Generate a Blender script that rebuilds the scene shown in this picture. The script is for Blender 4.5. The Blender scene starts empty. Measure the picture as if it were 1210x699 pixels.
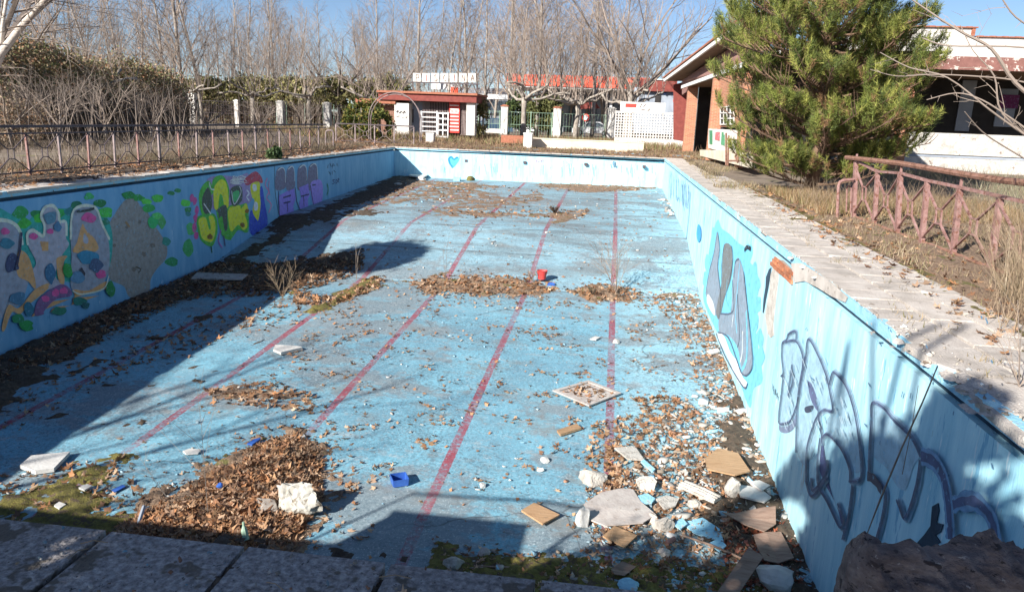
import bpy, math, random
import numpy as np
from mathutils import Vector, Matrix, noise
from mathutils.geometry import tessellate_polygon
C = bpy.context.scene.collection
S = bpy.context.scene
rnd = random.Random(7)
nr = np.random.default_rng(11)
PI = math.pi

# ---------------------------------------------------------------- camera, world, sun
CAMH = 1.6
F, YAW, PITCH, ROLL = 879.8, .1262, .2348, .0375
_cy, _sy, _cp, _sp = math.cos(YAW), math.sin(YAW), math.cos(PITCH), math.sin(PITCH)
FW = Vector((-_sy*_cp, _cy*_cp, -_sp)); R0 = Vector((_cy, _sy, 0)); U0 = R0.cross(FW)
RT = R0*math.cos(ROLL) + U0*math.sin(ROLL); UP = U0*math.cos(ROLL) - R0*math.sin(ROLL)
EYE = Vector((0, 0, CAMH))
cd = bpy.data.cameras.new("camera"); cam = bpy.data.objects.new("camera", cd); C.objects.link(cam)
cd.sensor_width = 36; cd.lens = F/1210*36; cd.clip_end = 4000; cd.clip_start = .05
cam.matrix_world = Matrix(((RT.x, UP.x, -FW.x, 0), (RT.y, UP.y, -FW.y, 0), (RT.z, UP.z, -FW.z, CAMH), (0, 0, 0, 1)))
S.camera = cam
SUN = Vector((1.12, 1.55, -1.0)).normalized()
sl = bpy.data.lights.new("sun", 'SUN'); so = bpy.data.objects.new("sun", sl); C.objects.link(so)
sl.energy = 5.0; sl.angle = math.radians(.53); sl.color = (1, .955, .88)
so.rotation_euler = SUN.to_track_quat('-Z', 'Y').to_euler(); so.location = (-20, -30, 30)
W = bpy.data.worlds.new("World"); S.world = W; W.use_nodes = True
wn = W.node_tree.nodes; wl = W.node_tree.links
sky = wn.new('ShaderNodeTexSky'); sky.sky_type = 'NISHITA'; sky.sun_disc = False
sky.sun_elevation = math.asin(-SUN.z); sky.sun_rotation = math.atan2(-SUN.x, -SUN.y)
sky.air_density = .65; sky.dust_density = .35; sky.ozone_density = 2.4
bg = wn['Background']; bg.inputs[1].default_value = .07; wl.new(sky.outputs[0], bg.inputs[0])
S.view_settings.view_transform = 'Standard'; S.view_settings.look = 'None'
S.view_settings.exposure = .95; S.view_settings.gamma = 1

# ---------------------------------------------------------------- projection on to real planes
def ray(x, y): return FW + RT*((x-605)/F) - UP*((y-349.5)/F)
def onz(x, y, z=0.):
    d = ray(x, y); return EYE + d*((z-CAMH)/d.z)
def ony(x, y, Y):
    d = ray(x, y); return EYE + d*(Y/d.y)
def onx(x, y, X):
    d = ray(x, y); return EYE + d*(X/d.x)
XL, XR, YN, YF, SK = -10.656, 2.393, 2.32, 36.1, .33
PROF = ((0, -3.3255), (18.44, -2.642), (23.13, -1.794), (36.6, -1.41))
def fz(Y):
    for (a, za), (b, zb) in zip(PROF, PROF[1:]):
        if Y <= b: return za + (zb-za)*(Y-a)/(b-a)
    return PROF[-1][1]
fzv = lambda Y: np.interp(Y, [p[0] for p in PROF], [p[1] for p in PROF])
def onf(x, y, dz=0.):
    d = ray(x, y)
    for (a, za), (b, zb) in zip(PROF, PROF[1:]):
        m = (zb-za)/(b-a); t = (za-m*a-CAMH+dz)/(d.z-m*d.y); p = EYE+d*t
        if a <= p.y <= b: return p
    return p

# ---------------------------------------------------------------- materials
def mat(name, cols, scale=6., rough=.85, bump=.15, bscale=None, stretch=(1, 1, 1), spots=None, metal=0., detail=6, gen=False, pos=(.3, .7), rnd_amt=0.):
    """noise-mixed procedural material; spots=(colour, scale, threshold)"""
    m = bpy.data.materials.new(name); m.use_nodes = True
    n = m.node_tree.nodes; l = m.node_tree.links; b = n['Principled BSDF']
    tc = n.new('ShaderNodeTexCoord'); mp = n.new('ShaderNodeMapping'); mp.inputs['Scale'].default_value = stretch
    l.new(tc.outputs['Object'], mp.inputs[0])
    no = n.new('ShaderNodeTexNoise'); no.inputs['Scale'].default_value = scale; no.inputs['Detail'].default_value = detail
    no.inputs['Roughness'].default_value = .65
    l.new(mp.outputs[0], no.inputs[0])
    cr = n.new('ShaderNodeValToRGB'); l.new(no.outputs[0], cr.inputs[0])
    e = cr.color_ramp.elements; e[0].position = pos[0]; e[1].position = pos[1]
    e[0].color = (*cols[0], 1); e[1].color = (*cols[-1], 1)
    for i, c in enumerate(cols[1:-1]):
        x = e.new(pos[0]+(pos[1]-pos[0])*(i+1)/(len(cols)-1)); x.color = (*c, 1)
    out = cr.outputs[0]
    if spots:
        for sc, ss, th in (spots if isinstance(spots, list) else [spots]):
            v = n.new('ShaderNodeTexNoise'); v.inputs['Scale'].default_value = ss; v.inputs['Detail'].default_value = 4
            v.inputs['Roughness'].default_value = .7
            l.new(mp.outputs[0], v.inputs[0])
            r = n.new('ShaderNodeMapRange'); r.inputs[1].default_value = th; r.inputs[2].default_value = th+.03; l.new(v.outputs[0], r.inputs[0])
            mx = n.new('ShaderNodeMix'); mx.data_type = 'RGBA'; l.new(r.outputs[0], mx.inputs[0]); l.new(out, mx.inputs[6]); mx.inputs[7].default_value = (*sc, 1)
            out = mx.outputs[2]
    if rnd_amt:
        oi = n.new('ShaderNodeObjectInfo'); hs = n.new('ShaderNodeHueSaturation')
        r = n.new('ShaderNodeMapRange'); r.inputs[3].default_value = 1-rnd_amt; r.inputs[4].default_value = 1+rnd_amt
        l.new(oi.outputs['Random'], r.inputs[0]); l.new(r.outputs[0], hs.inputs['Value']); l.new(out, hs.inputs['Color']); out = hs.outputs[0]
    l.new(out, b.inputs['Base Color']); b.inputs['Roughness'].default_value = rough; b.inputs['Metallic'].default_value = metal
    if bump:
        n2 = n.new('ShaderNodeTexNoise'); n2.inputs['Scale'].default_value = bscale or scale*5; n2.inputs['Detail'].default_value = 5
        l.new(mp.outputs[0], n2.inputs[0])
        bp = n.new('ShaderNodeBump'); bp.inputs['Strength'].default_value = min(1, bump*2); bp.inputs['Distance'].default_value = .02
        l.new(n2.outputs[0], bp.inputs['Height']); l.new(bp.outputs[0], b.inputs['Normal'])
    return m
def vcmat(name, rough=.8, trans=0.):
    """per-face own colour (leaf to leaf variety) from the colour attribute"""
    m = bpy.data.materials.new(name); m.use_nodes = True
    n = m.node_tree.nodes; l = m.node_tree.links; b = n['Principled BSDF']
    a = n.new('ShaderNodeAttribute'); a.attribute_name = 'tint'
    l.new(a.outputs['Color'], b.inputs['Base Color']); b.inputs['Roughness'].default_value = rough
    if trans:
        t = n.new('ShaderNodeBsdfTranslucent'); l.new(a.outputs['Color'], t.inputs[0])
        mx = n.new('ShaderNodeMixShader'); mx.inputs[0].default_value = trans
        l.new(b.outputs[0], mx.inputs[1]); l.new(t.outputs[0], mx.inputs[2]); l.new(mx.outputs[0], n['Material Output'].inputs[0])
    return m
def sr(r, g, b):
    f = lambda c: ((c/255+.055)/1.055)**2.4 if c > 10 else c/255/12.92
    return (f(r), f(g), f(b))
M = {}
M['rust'] = mat('rusted_iron', [(.10, .045, .03), (.24, .12, .08), (.30, .17, .14)], 14, .8, .3)
M['pinkpaint'] = mat('faded_pink_paint', [(.19, .095, .08), (.28, .155, .14), (.36, .23, .21)], 9, .75, .15, spots=((.17, .07, .045), 14, .56))
M['darkmetal'] = mat('dark_weathered_metal', [(.05, .04, .045), (.11, .08, .09)], 10, .7, .1)
M['palemetal'] = mat('pale_pink_metal', [(.17, .12, .115), (.34, .27, .26)], 10, .7, .1)
M['whitepaint'] = mat('old_white_paint', [(.50, .48, .45), (.74, .73, .71), (.80, .79, .77)], 3, .7, .1, spots=((.35, .30, .26), 9, .66))
M['whitemetal'] = mat('white_metal', [(.6, .6, .6), (.8, .8, .8)], 8, .5, .05)
M['brick'] = mat('orange_brick', [(.32, .10, .05), (.46, .17, .08), (.42, .2, .12)], 9, .9, .3, rnd_amt=.25)
M['mortar'] = mat('mortar', [(.3, .22, .17), (.42, .33, .27)], 9, .95, .3)
M['redroof'] = mat('red_roof_paint', [(.16, .03, .025), (.26, .06, .045)], 5, .8, .2)
M['rooftile'] = mat('roof_tile', [(.28, .09, .05), (.42, .18, .11)], 8, .9, .3)
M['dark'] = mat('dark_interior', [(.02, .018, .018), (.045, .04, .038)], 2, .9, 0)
M['concrete'] = mat('bleached_concrete', [(.36, .32, .28), (.53, .475, .425), (.62, .57, .52)], 3.5, .95, .35, 60, spots=[((.20, .15, .11), 5, .63), ((.13, .10, .08), 40, .68)], rnd_amt=.10)
M['slab'] = mat('exposed_aggregate_slab', [(.13, .115, .11), (.32, .29, .275), (.56, .52, .49)], 38, .95, .8, 45, spots=[((.07, .06, .055), 34, .63), ((.15, .125, .10), 3, .58), ((.09, .085, .05), 5, .68)], rnd_amt=.10)
M['soil'] = mat('dark_soil', [(.035, .025, .018), (.085, .06, .04), (.14, .10, .07)], 14, 1, .9, 40)
M['litter'] = mat('trodden_leaf_litter', [(.11, .07, .045), (.22, .145, .095), (.36, .26, .18)], 30, 1, 1.0, 45, spots=((.12, .11, .035), 2.4, .6))
M['moss'] = mat('olive_moss', [(.07, .06, .02), (.15, .13, .03), (.24, .20, .05)], 14, 1, .6, 60, spots=((.10, .07, .045), 9, .55))
M['ply'] = mat('tan_plywood', [(.33, .185, .09), (.46, .28, .15), (.53, .34, .2)], 3, .85, .25, 40, (1, 9, 1), spots=((.24, .17, .11), 5, .62), rnd_amt=.15)
M['oldply'] = mat('weathered_brown_board', [(.18, .11, .075), (.30, .2, .15), (.36, .26, .2)], 3, .85, .2, 30, (1, 6, 1), rnd_amt=.2)
M['greyboard'] = mat('stained_grey_sheet', [(.34, .29, .26), (.45, .40, .37), (.52, .48, .44)], 5, .9, .15, 30, spots=((.28, .22, .18), 7, .62))
M['foam'] = mat('white_foam', [(.50, .48, .45), (.66, .65, .62)], 5, .9, .2)
M['plaster'] = mat('broken_plaster', [(.34, .30, .26), (.50, .46, .41), (.60, .57, .52)], 9, .95, .5, 40, rnd_amt=.12)
M['bark'] = mat('grey_bark', [(.17, .14, .12), (.29, .25, .215), (.40, .36, .32)], 5, .95, .2)
M['twig'] = mat('pale_twigs', [(.20, .155, .125), (.35, .285, .24)], .8, .95, 0)
M['drystem'] = mat('dry_brown_stems', [(.20, .14, .09), (.36, .27, .18)], 1.5, .95, 0)
M['whitebark'] = mat('white_plane_bark', [(.42, .36, .30), (.60, .54, .48), (.30, .24, .19)], 4, .9, .2, pos=(.35, .65))
M['pinebark'] = mat('pine_bark', [(.12, .07, .045), (.24, .15, .10)], 8, .95, .5)
M['leaf'] = vcmat('leaf_colours', .75, .25)
M['hard'] = vcmat('chip_colours', .85)
M['blueplastic'] = mat('blue_plastic', [(.02, .07, .32), (.05, .15, .5)], 5, .45, .05)
M['redplastic'] = mat('red_plastic', [(.45, .03, .03), (.62, .07, .06)], 5, .5, .05)
M['glass'] = mat('dark_glass', [(.05, .07, .09), (.16, .2, .24)], 1.2, .15, 0)
M['red'] = mat('signal_red', [(.55, .03, .02), (.68, .06, .04)], 4, .6, .05)
M['orange'] = mat('petrol_canopy_orange', [(.74, .08, .035), (.80, .11, .05)], 1, .6, 0)
M['tyre'] = mat('tyre', [(.015,)*3, (.03,)*3], 9, .9, 0)

# ---------------------------------------------------------------- mesh helpers
ORG = {}
def org(o): return ORG.get(o.name, Vector((0, 0, 0))) if o else Vector((0, 0, 0))
class MB:
    def __init__(s): s.v = []; s.f = []; s.m = []
    def add(s, vs, fs, m=0):
        k = len(s.v); s.v += [tuple(v) for v in vs]; s.f += [tuple(i+k for i in f) for f in fs]; s.m += [m]*len(fs); return s
    def box(s, x0, y0, z0, x1, y1, z1, m=0):
        return s.add([(x0, y0, z0), (x1, y0, z0), (x1, y1, z0), (x0, y1, z0), (x0, y0, z1), (x1, y0, z1), (x1, y1, z1), (x0, y1, z1)],
                     [(0, 3, 2, 1), (4, 5, 6, 7), (0, 1, 5, 4), (1, 2, 6, 5), (2, 3, 7, 6), (3, 0, 4, 7)], m)
    def beam(s, a, b, w, h, m=0, up=(0, 0, 1)):
        a = Vector(a); b = Vector(b); d = (b-a).normalized(); x = d.cross(Vector(up))
        if x.length < 1e-3: x = d.cross(Vector((1, 0, 0)))
        x.normalize(); y = x.cross(d)
        o = [x*(-w/2)+y*(-h/2), x*(w/2)+y*(-h/2), x*(w/2)+y*(h/2), x*(-w/2)+y*(h/2)]
        return s.add([a+q for q in o]+[b+q for q in o], [(0, 3, 2, 1), (4, 5, 6, 7), (0, 1, 5, 4), (1, 2, 6, 5), (2, 3, 7, 6), (3, 0, 4, 7)][0:6], m)
    def tube(s, P, Rr, n=6, m=0):
        P = [Vector(p) for p in P]
        if not hasattr(Rr, '__len__'): Rr = [Rr]*len(P)
        vs = []; fs = []; ref = None
        for i, p in enumerate(P):
            d = (P[min(i+1, len(P)-1)]-P[max(i-1, 0)]); d = d.normalized() if d.length > 1e-9 else Vector((0, 0, 1))
            if ref is None: ref = Vector((0, 0, 1)) if abs(d.z) < .9 else Vector((1, 0, 0))
            x = d.cross(ref); x = x.normalized() if x.length > 1e-6 else Vector((1, 0, 0)); y = d.cross(x); ref = x.cross(d)
            for k in range(n):
                a = 2*PI*k/n; vs.append(p+x*(math.cos(a)*Rr[i])+y*(math.sin(a)*Rr[i]))
        for i in range(len(P)-1):
            for k in range(n):
                a = i*n+k; b = i*n+(k+1) % n; fs.append((a, b, b+n, a+n))
        fs.append(tuple(reversed(range(n)))); fs.append(tuple(range((len(P)-1)*n, len(P)*n)))
        return s.add(vs, fs, m)
    def prism(s, P, off, m=0):
        """closed polygon P extruded by the vector off"""
        P = [Vector(p) for p in P]; off = Vector(off); n = len(P)
        T = tessellate_polygon([P])
        vs = P+[p+off for p in P]
        fs = [tuple(t) for t in T]+[tuple(i+n for i in reversed(t)) for t in T]+[(i, (i+1) % n, (i+1) % n+n, i+n) for i in range(n)]
        return s.add(vs, fs, m)
    def build(s, name, mats, parent=None, loc=None, smooth=False, kind=None, label=None):
        me = bpy.data.meshes.new(name)
        o_ = org(parent) if parent else (Vector(loc) if loc is not None else Vector((0, 0, 0)))
        me.from_pydata([(v[0]-o_.x, v[1]-o_.y, v[2]-o_.z) for v in s.v], [], s.f); me.validate()
        if not isinstance(mats, (list, tuple)): mats = [mats]
        for q in mats: me.materials.append(M[q] if isinstance(q, str) else q)
        if len(mats) > 1 and len(me.polygons) == len(s.m): me.polygons.foreach_set('material_index', s.m)
        if smooth: me.polygons.foreach_set('use_smooth', [True]*len(me.polygons))
        o = bpy.data.objects.new(name, me); C.objects.link(o)
        if parent: o.parent = parent
        elif loc is not None: o.location = loc
        ORG[o.name] = o_.copy()
        if kind: o['kind'] = kind
        if label: o['label'] = label
        return o
def tag(o, label=None, cat=None, group=None, kind=None):
    if label: o['label'] = label
    if cat: o['category'] = cat
    if group: o['group'] = group
    if kind: o['kind'] = kind
    return o
def thing(name, label, cat, loc, group=None):
    o = bpy.data.objects.new(name, None); C.objects.link(o); o.location = loc; o.empty_display_size = .2
    ORG[o.name] = Vector(loc); return tag(o, label, cat, group)
def struct(o): o['kind'] = 'structure'; return o
def dup(root, loc, rz=0, sc=1, label=None, group=None):
    r = root.copy(); C.objects.link(r); r.location = loc; r.rotation_euler = (0, 0, rz)
    r.scale = (sc, sc, sc) if not hasattr(sc, '__len__') else sc
    if label: r['label'] = label
    if group: r['group'] = group
    for ch in list(root.children):
        c = ch.copy(); C.objects.link(c); c.parent = r
        for g in ch.children:
            d = g.copy(); C.objects.link(d); d.parent = c
    return r
ORD = "first second third fourth fifth sixth seventh eighth ninth tenth eleventh twelfth thirteenth fourteenth fifteenth sixteenth seventeenth eighteenth nineteenth twentieth".split()
ORD += ['twenty-'+w for w in ORD[:9]]+['thirtieth']+['thirty-'+w for w in ORD[:9]]+['fortieth']+['forty-'+w for w in ORD[:9]]
def rawmesh(name, V, Fc, matl, tint=None, parent=None, kind=None, loc=(0, 0, 0)):
    """numpy triangles: V (n,3), Fc (m,3), tint per face (m,3)"""
    me = bpy.data.meshes.new(name); V = np.asarray(V, dtype=np.float32); Fc = np.asarray(Fc, dtype=np.int32)
    o_ = org(parent) if parent else Vector(loc); V = V-np.array(o_, dtype=np.float32)
    me.vertices.add(len(V)); me.vertices.foreach_set('co', V.ravel())
    me.loops.add(Fc.size); me.loops.foreach_set('vertex_index', Fc.ravel())
    me.polygons.add(len(Fc)); me.polygons.foreach_set('loop_start', np.arange(0, Fc.size, Fc.shape[1], dtype=np.int32))
    me.update(calc_edges=True)
    if tint is not None:
        a = me.color_attributes.new('tint', 'FLOAT_COLOR', 'CORNER')
        t = np.repeat(np.concatenate([tint, np.ones((len(tint), 1))], 1), Fc.shape[1], axis=0).astype(np.float32)
        a.data.foreach_set('color', t.ravel())
    me.materials.append(M[matl] if isinstance(matl, str) else matl)
    o = bpy.data.objects.new(name, me); C.objects.link(o)
    if parent: o.parent = parent
    else: o.location = loc
    if kind: o['kind'] = kind
    ORG[o.name] = o_.copy() if isinstance(o_, Vector) else Vector(o_)
    return o
def inpoly(P, x, y):
    c = np.zeros(len(x), bool); n = len(P)
    for i in range(n):
        x1, y1 = P[i]; x2, y2 = P[(i+1) % n]
        if y1 == y2: continue
        k = ((y1 > y) != (y2 > y)) & (x < (x2-x1)*(y-y1)/(y2-y1)+x1); c ^= k
    return c
def polydist(P, x, y):
    d = np.full(len(x), 1e9)
    for i in range(len(P)):
        a = np.array(P[i]); b = np.array(P[(i+1) % len(P)]); ab = b-a
        t = np.clip(((x-a[0])*ab[0]+(y-a[1])*ab[1])/max(1e-9, ab@ab), 0, 1)
        d = np.minimum(d, np.hypot(x-a[0]-t*ab[0], y-a[1]-t*ab[1]))
    return np.where(inpoly(P, x, y), d, -d)
def vnoise(x, y, s, o=0., oct=3):
    return np.array([noise.fractal(Vector((a*s, b*s, o)), .6, 2.1, oct) for a, b in zip(x, y)])
def flp(pts): return [(p.x, p.y) for p in (onf(*q) for q in pts)]      # picture outline laid on the pool floor
def gdp(pts): return [(p.x, p.y) for p in (onz(*q) for q in pts)]      # ... on the ground
def sampin(P, n):
    xs = [p[0] for p in P]; ys = [p[1] for p in P]; X = []; Y = []; k = 0
    while k < n:
        x = nr.uniform(min(xs), max(xs), n*2); y = nr.uniform(min(ys), max(ys), n*2); m = inpoly(P, x, y)
        X.append(x[m]); Y.append(y[m]); k += m.sum()
        if not m.any(): break
    return np.concatenate(X)[:n], np.concatenate(Y)[:n]
def area(P): return abs(sum(P[i][0]*P[(i+1) % len(P)][1]-P[(i+1) % len(P)][0]*P[i][1] for i in range(len(P))))/2
def rotmats(yaw, pitch, roll):
    cy, sy, cp, sp, cr, sr_ = np.cos(yaw), np.sin(yaw), np.cos(pitch), np.sin(pitch), np.cos(roll), np.sin(roll)
    Z = np.stack([np.stack([cy*cp, cy*sp*sr_-sy*cr, cy*sp*cr+sy*sr_], -1), np.stack([sy*cp, sy*sp*sr_+cy*cr, sy*sp*cr-cy*sr_], -1), np.stack([-sp, cp*sr_, cp*cr], -1)], -2)
    return Z
_a = np.linspace(0, 2*PI, 11)[:-1]
LEAF = np.array([(0, 0, .06)]+[(math.cos(a)*r, math.sin(a)*r*.85, z) for a, r, z in zip(_a, [1, .45, .8, .4, .62, .2, .62, .4, .8, .45], [.16, 0, .1, 0, .12, 0, .02, 0, .16, 0])])
LEAFF = np.array([(0, i+1, (i+1) % 10+1) for i in range(10)])
CHIP = np.array([(1.1, -.1, 0), (.1, .75, 0), (-.9, .35, 0), (-.5, -.75, 0), (.75, -.55, 0), (1.1, -.1, 1), (.1, .75, 1), (-.9, .35, 1), (-.5, -.75, 1), (.75, -.55, 1)])
CHIPF = np.array([(5, 6, 7), (5, 7, 8), (5, 8, 9)]+[t for i in range(5) for t in ((i, (i+1) % 5, (i+1) % 5+5), (i, (i+1) % 5+5, i+5))])
LCOL = np.array([(.38, .20, .10), (.48, .28, .15), (.30, .15, .08), (.54, .37, .24), (.20, .11, .065), (.46, .22, .10), (.50, .33, .22)])
CCOL = np.array([(.60, .57, .52), (.50, .46, .41), (.27, .48, .60), (.40, .54, .61), (.36, .19, .12), (.42, .37, .31), (.54, .53, .52), (.27, .22, .17), (.33, .29, .25)])
def scatter(name, x, y, z, size, tmpl, faces, cols, tilt=.5, flat=1., matl='leaf', jit=.12, kind='stuff', parent=None, colp=None):
    n = len(x); Rm = rotmats(nr.uniform(0, 2*PI, n), nr.normal(0, tilt, n), nr.normal(0, tilt, n))
    T = tmpl[None].repeat(n, 0).copy(); T[:, :, :2] *= nr.uniform(.6, 1.3, (n, 1, 2)); T[:, :, 2] *= flat*nr.uniform(.2, 3.0, (n, 1))
    jj = nr.normal(0, jit*.5, T.shape)*np.array([1, 1, .3 if flat == 1 else 0.02])
    if len(tmpl) == 10 and flat != 1:   # chips: top and bottom outline move together; some corners collapse into sharp shards
        jj[:, 5:, :2] = jj[:, :5, :2]; col = nr.random((n, 5)) < .28; T0 = T.copy()
        for q in range(5):
            for h in (0, 5): T[:, h+q, :2] = np.where(col[:, q, None], T0[:, h+(q+1) % 5, :2]*.5+T0[:, h+(q-1) % 5, :2]*.5, T0[:, h+q, :2])
    T += jj
    V = np.einsum('nij,nkj->nki', Rm, T*np.asarray(size).reshape(-1, 1, 1)) + np.stack([x, y, z], -1)[:, None]
    Fc = faces[None]+(np.arange(n)*len(tmpl))[:, None, None]
    tint = cols[nr.choice(len(cols), n, p=colp)]*nr.uniform(.6, 1.3, (n, 1))
    return rawmesh(name, V.reshape(-1, 3), Fc.reshape(-1, 3), matl, np.repeat(np.clip(tint, 0, .85), len(faces), 0), parent, kind)
def lump(name, c, size, matl, seed=0, amp=.35, sub=3, parent=None, flat=.0, fr=1.6, ridge=0.):
    """irregular broken lump"""
    import bmesh
    bm = bmesh.new(); bmesh.ops.create_icosphere(bm, subdivisions=sub, radius=1)
    cuts = []; rr_ = random.Random(int(seed*97))
    for _ in range(9 if not ridge else 16):
        d = Vector((rr_.gauss(0, 1), rr_.gauss(0, 1), rr_.gauss(.2, .8))).normalized(); cuts.append((d, rr_.uniform(.48, .8) if not ridge else rr_.uniform(.38, .75)))
    for v in bm.verts:
        p = v.co.copy(); q = p*fr+Vector((seed*7.3, seed*3.1, 0))
        for d, h in cuts:      # planes of breakage
            k = p.dot(d)
            if k > h: p -= d*(k-h)*.93
        r = 1.12+ridge*(.5-2.2*abs(noise.noise(q*1.5)))+amp*.35*noise.noise(q)+amp*.3*noise.noise(q*3.3)+amp*.18*noise.noise(q*7)
        v.co = Vector((p.x*r*size[0], p.y*r*size[1], max(p.z*r, -.6+flat)*size[2]))
    me = bpy.data.meshes.new(name); bm.to_mesh(me); bm.free(); me.materials.append(M[matl] if isinstance(matl, str) else matl)
    o = bpy.data.objects.new(name, me); C.objects.link(o)
    if parent: o.parent = parent; o.location = Vector(c)-org(parent)
    else: o.location = c
    ORG[o.name] = Vector(c); return o
def patch(name, P, matl, h=.05, res=.06, edge=.25, ns=2.2, seed=0., zf=None, kind='stuff', base=.35):
    """low mound of soil / moss / litter whose ragged rim sinks under the floor"""
    zf = zf or fzv
    xs = [p[0] for p in P]; ys = [p[1] for p in P]
    gx = np.arange(min(xs)-.2, max(xs)+.2, res); gy = np.arange(min(ys)-.2, max(ys)+.2, res)
    X, Y = np.meshgrid(gx, gy); x = X.ravel(); y = Y.ravel()
    d = polydist(P, x, y)
    n1 = vnoise(x, y, ns, seed); n2 = vnoise(x, y, ns*5, seed+9, 2)
    q = np.clip(d/edge, -1, 1)*.7+n1*.9+base-.35+n2*.25
    z = zf(y)+np.clip(q, -.4, 1)*h+n2*h*.25
    keep = (q > -.25)
    w = len(gx); idx = np.arange(len(x)).reshape(len(gy), w)
    a = idx[:-1, :-1].ravel(); b = idx[:-1, 1:].ravel(); c = idx[1:, 1:].ravel(); e = idx[1:, :-1].ravel()
    k = keep[a] | keep[b] | keep[c] | keep[e]
    Q = np.stack([a, b, c, e], -1)[k]
    used, inv = np.unique(Q, return_inverse=True)
    V = np.stack([x, y, z], -1)[used]
    return rawmesh(name, V, inv.reshape(-1, 4), matl, None, None, kind)

# ---------------------------------------------------------------- pool floor
def floor_material():
    m = bpy.data.materials.new('painted_pool_floor'); m.use_nodes = True
    n = m.node_tree.nodes; l = m.node_tree.links; b = n['Principled BSDF']
    tc = n.new('ShaderNodeTexCoord'); co = tc.outputs['Object']
    sx = n.new('ShaderNodeSeparateXYZ'); l.new(co, sx.inputs[0])
    def noise_(sc, det=5, st=None, ro=.6):
        t = n.new('ShaderNodeTexNoise'); t.inputs['Scale'].default_value = sc; t.inputs['Detail'].default_value = det; t.inputs['Roughness'].default_value = ro
        if st:
            mp = n.new('ShaderNodeMapping'); mp.inputs['Scale'].default_value = st; l.new(co, mp.inputs[0]); l.new(mp.outputs[0], t.inputs[0])
        else: l.new(co, t.inputs[0])
        return t.outputs[0]
    def mr(v, a, c, o0=0., o1=1.):
        r = n.new('ShaderNodeMapRange'); l.new(v, r.inputs[0])
        for i, q in enumerate((a, c, o0, o1)): r.inputs[i+1].default_value = q
        return r.outputs[0]
    def ma(op, a, c=None):
        t = n.new('ShaderNodeMath'); t.operation = op
        for i, q in enumerate((a, c)):
            if q is None: continue
            if isinstance(q, (int, float)): t.inputs[i].default_value = q
            else: l.new(q, t.inputs[i])
        return t.outputs[0]
    def mix(f, a, c):
        t = n.new('ShaderNodeMix'); t.data_type = 'RGBA'
        if isinstance(f, (int, float)): t.inputs[0].default_value = f
        else: l.new(f, t.inputs[0])
        for i, q in ((6, a), (7, c)):
            if isinstance(q, tuple): t.inputs[i].default_value = (*q, 1)
            else: l.new(q, t.inputs[i])
        return t.outputs[2]
    X, Y = sx.outputs[0], sx.outputs[1]
    clean = (.215, .50, .63); mid = (.16, .34, .445); pale = (.38, .65, .74); grey = (.24, .275, .295); dark = (.11, .125, .135)
    c = mix(mr(noise_(.9), .35, .68), clean, mid)
    c = mix(ma('MULTIPLY', mr(Y, 15.5, 19.5), .6), c, (.36, .54, .62))        # shallow half is bleached
    # the lane by the right wall is paler
    c = mix(ma('MULTIPLY', mr(ma('ADD', X, ma('MULTIPLY', noise_(1.5), .6)), .4, 1.0), .7), c, pale)
    # paint worn through in patches, drawn out along x
    w = ma('ADD', noise_(.35, 6, (.8, 1.3, 1), .7), ma('MULTIPLY', noise_(7, 6, None, .7), .3))
    c = mix(ma('MULTIPLY', mr(w, .66, .72), .85), c, grey)
    c = mix(ma('MULTIPLY', mr(noise_(1.9, 9, (1, 1.4, 1), .78), .575, .60), .6), c, (.37, .42, .44))
    c = mix(ma('MULTIPLY', mr(noise_(3.1, 9, (1, 1.4, 1), .8), .59, .61), .7), c, (.13, .155, .17))
    dk = ma('MULTIPLY', mr(noise_(.42, 7, (.7, 2.2, 1), .75), .48, .62), mr(Y, 15, 22))
    c = mix(ma('MULTIPLY', dk, .85), c, (.16, .18, .185))
    c = mix(ma('MULTIPLY', ma('MULTIPLY', mr(noise_(.9, 7, (.6, 1.8, 1), .75), .50, .66), mr(Y, 9, 20, .25, 1)), .65), c, (.255, .27, .265))
    # pitted speckle
    sp = ma('MULTIPLY', mr(noise_(22, 5, None, .85), .515, .57), mr(noise_(.6), .36, .58, .35, 1.))
    c = mix(ma('MULTIPLY', sp, .75), c, (.10, .16, .20))
    c = mix(ma('MULTIPLY', mr(noise_(34, 3, None, .7), .60, .64), .75), c, (.50, .60, .64))
    c = mix(ma('MULTIPLY', mr(noise_(.75, 7, (1, 1.7, 1), .7), .56, .68), .65), c, (.225, .205, .18))   # silt
    # lane lines
    t = ma('ADD', ma('DIVIDE', ma('SUBTRACT', XR, X), (XR-XL)/6), .5)
    d = ma('MULTIPLY', ma('ABSOLUTE', ma('SUBTRACT', ma('FRACT', t), .5)), (XR-XL)/6)
    d = ma('ADD', d, ma('MULTIPLY', ma('SUBTRACT', noise_(9, 4), .5), .035))
    lane = ma('MULTIPLY', mr(d, .062, .072, 1, 0), ma('MULTIPLY', mr(X, XR-.5, XR-.49, 1, 0), mr(X, XL+.5, XL+.51)))
    worn = mr(ma('ADD', noise_(14, 6, None, .75), ma('MULTIPLY', noise_(.5, 3), .55)), .68, .90, 1., .08)
    lane = ma('MULTIPLY', lane, worn)
    c = mix(lane, c, mix(noise_(12), (.38, .07, .10), (.25, .055, .08)))
    # joints and cracks
    for yj in (23.13, 18.44, 20.9, 27.6, 31.8):
        wob = ma('ADD', Y, ma('MULTIPLY', ma('SUBTRACT', noise_(.8, 6), .5), .16))
        c = mix(ma('MULTIPLY', mr(ma('ABSOLUTE', ma('SUBTRACT', wob, yj)), .02, .05, .8, 0), mr(noise_(1.1, 3, (1, .2, 1)), .40, .55)), c, (.09, .09, .09))
    v = n.new('ShaderNodeTexVoronoi'); v.feature = 'DISTANCE_TO_EDGE'; v.inputs['Scale'].default_value = .28
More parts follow.
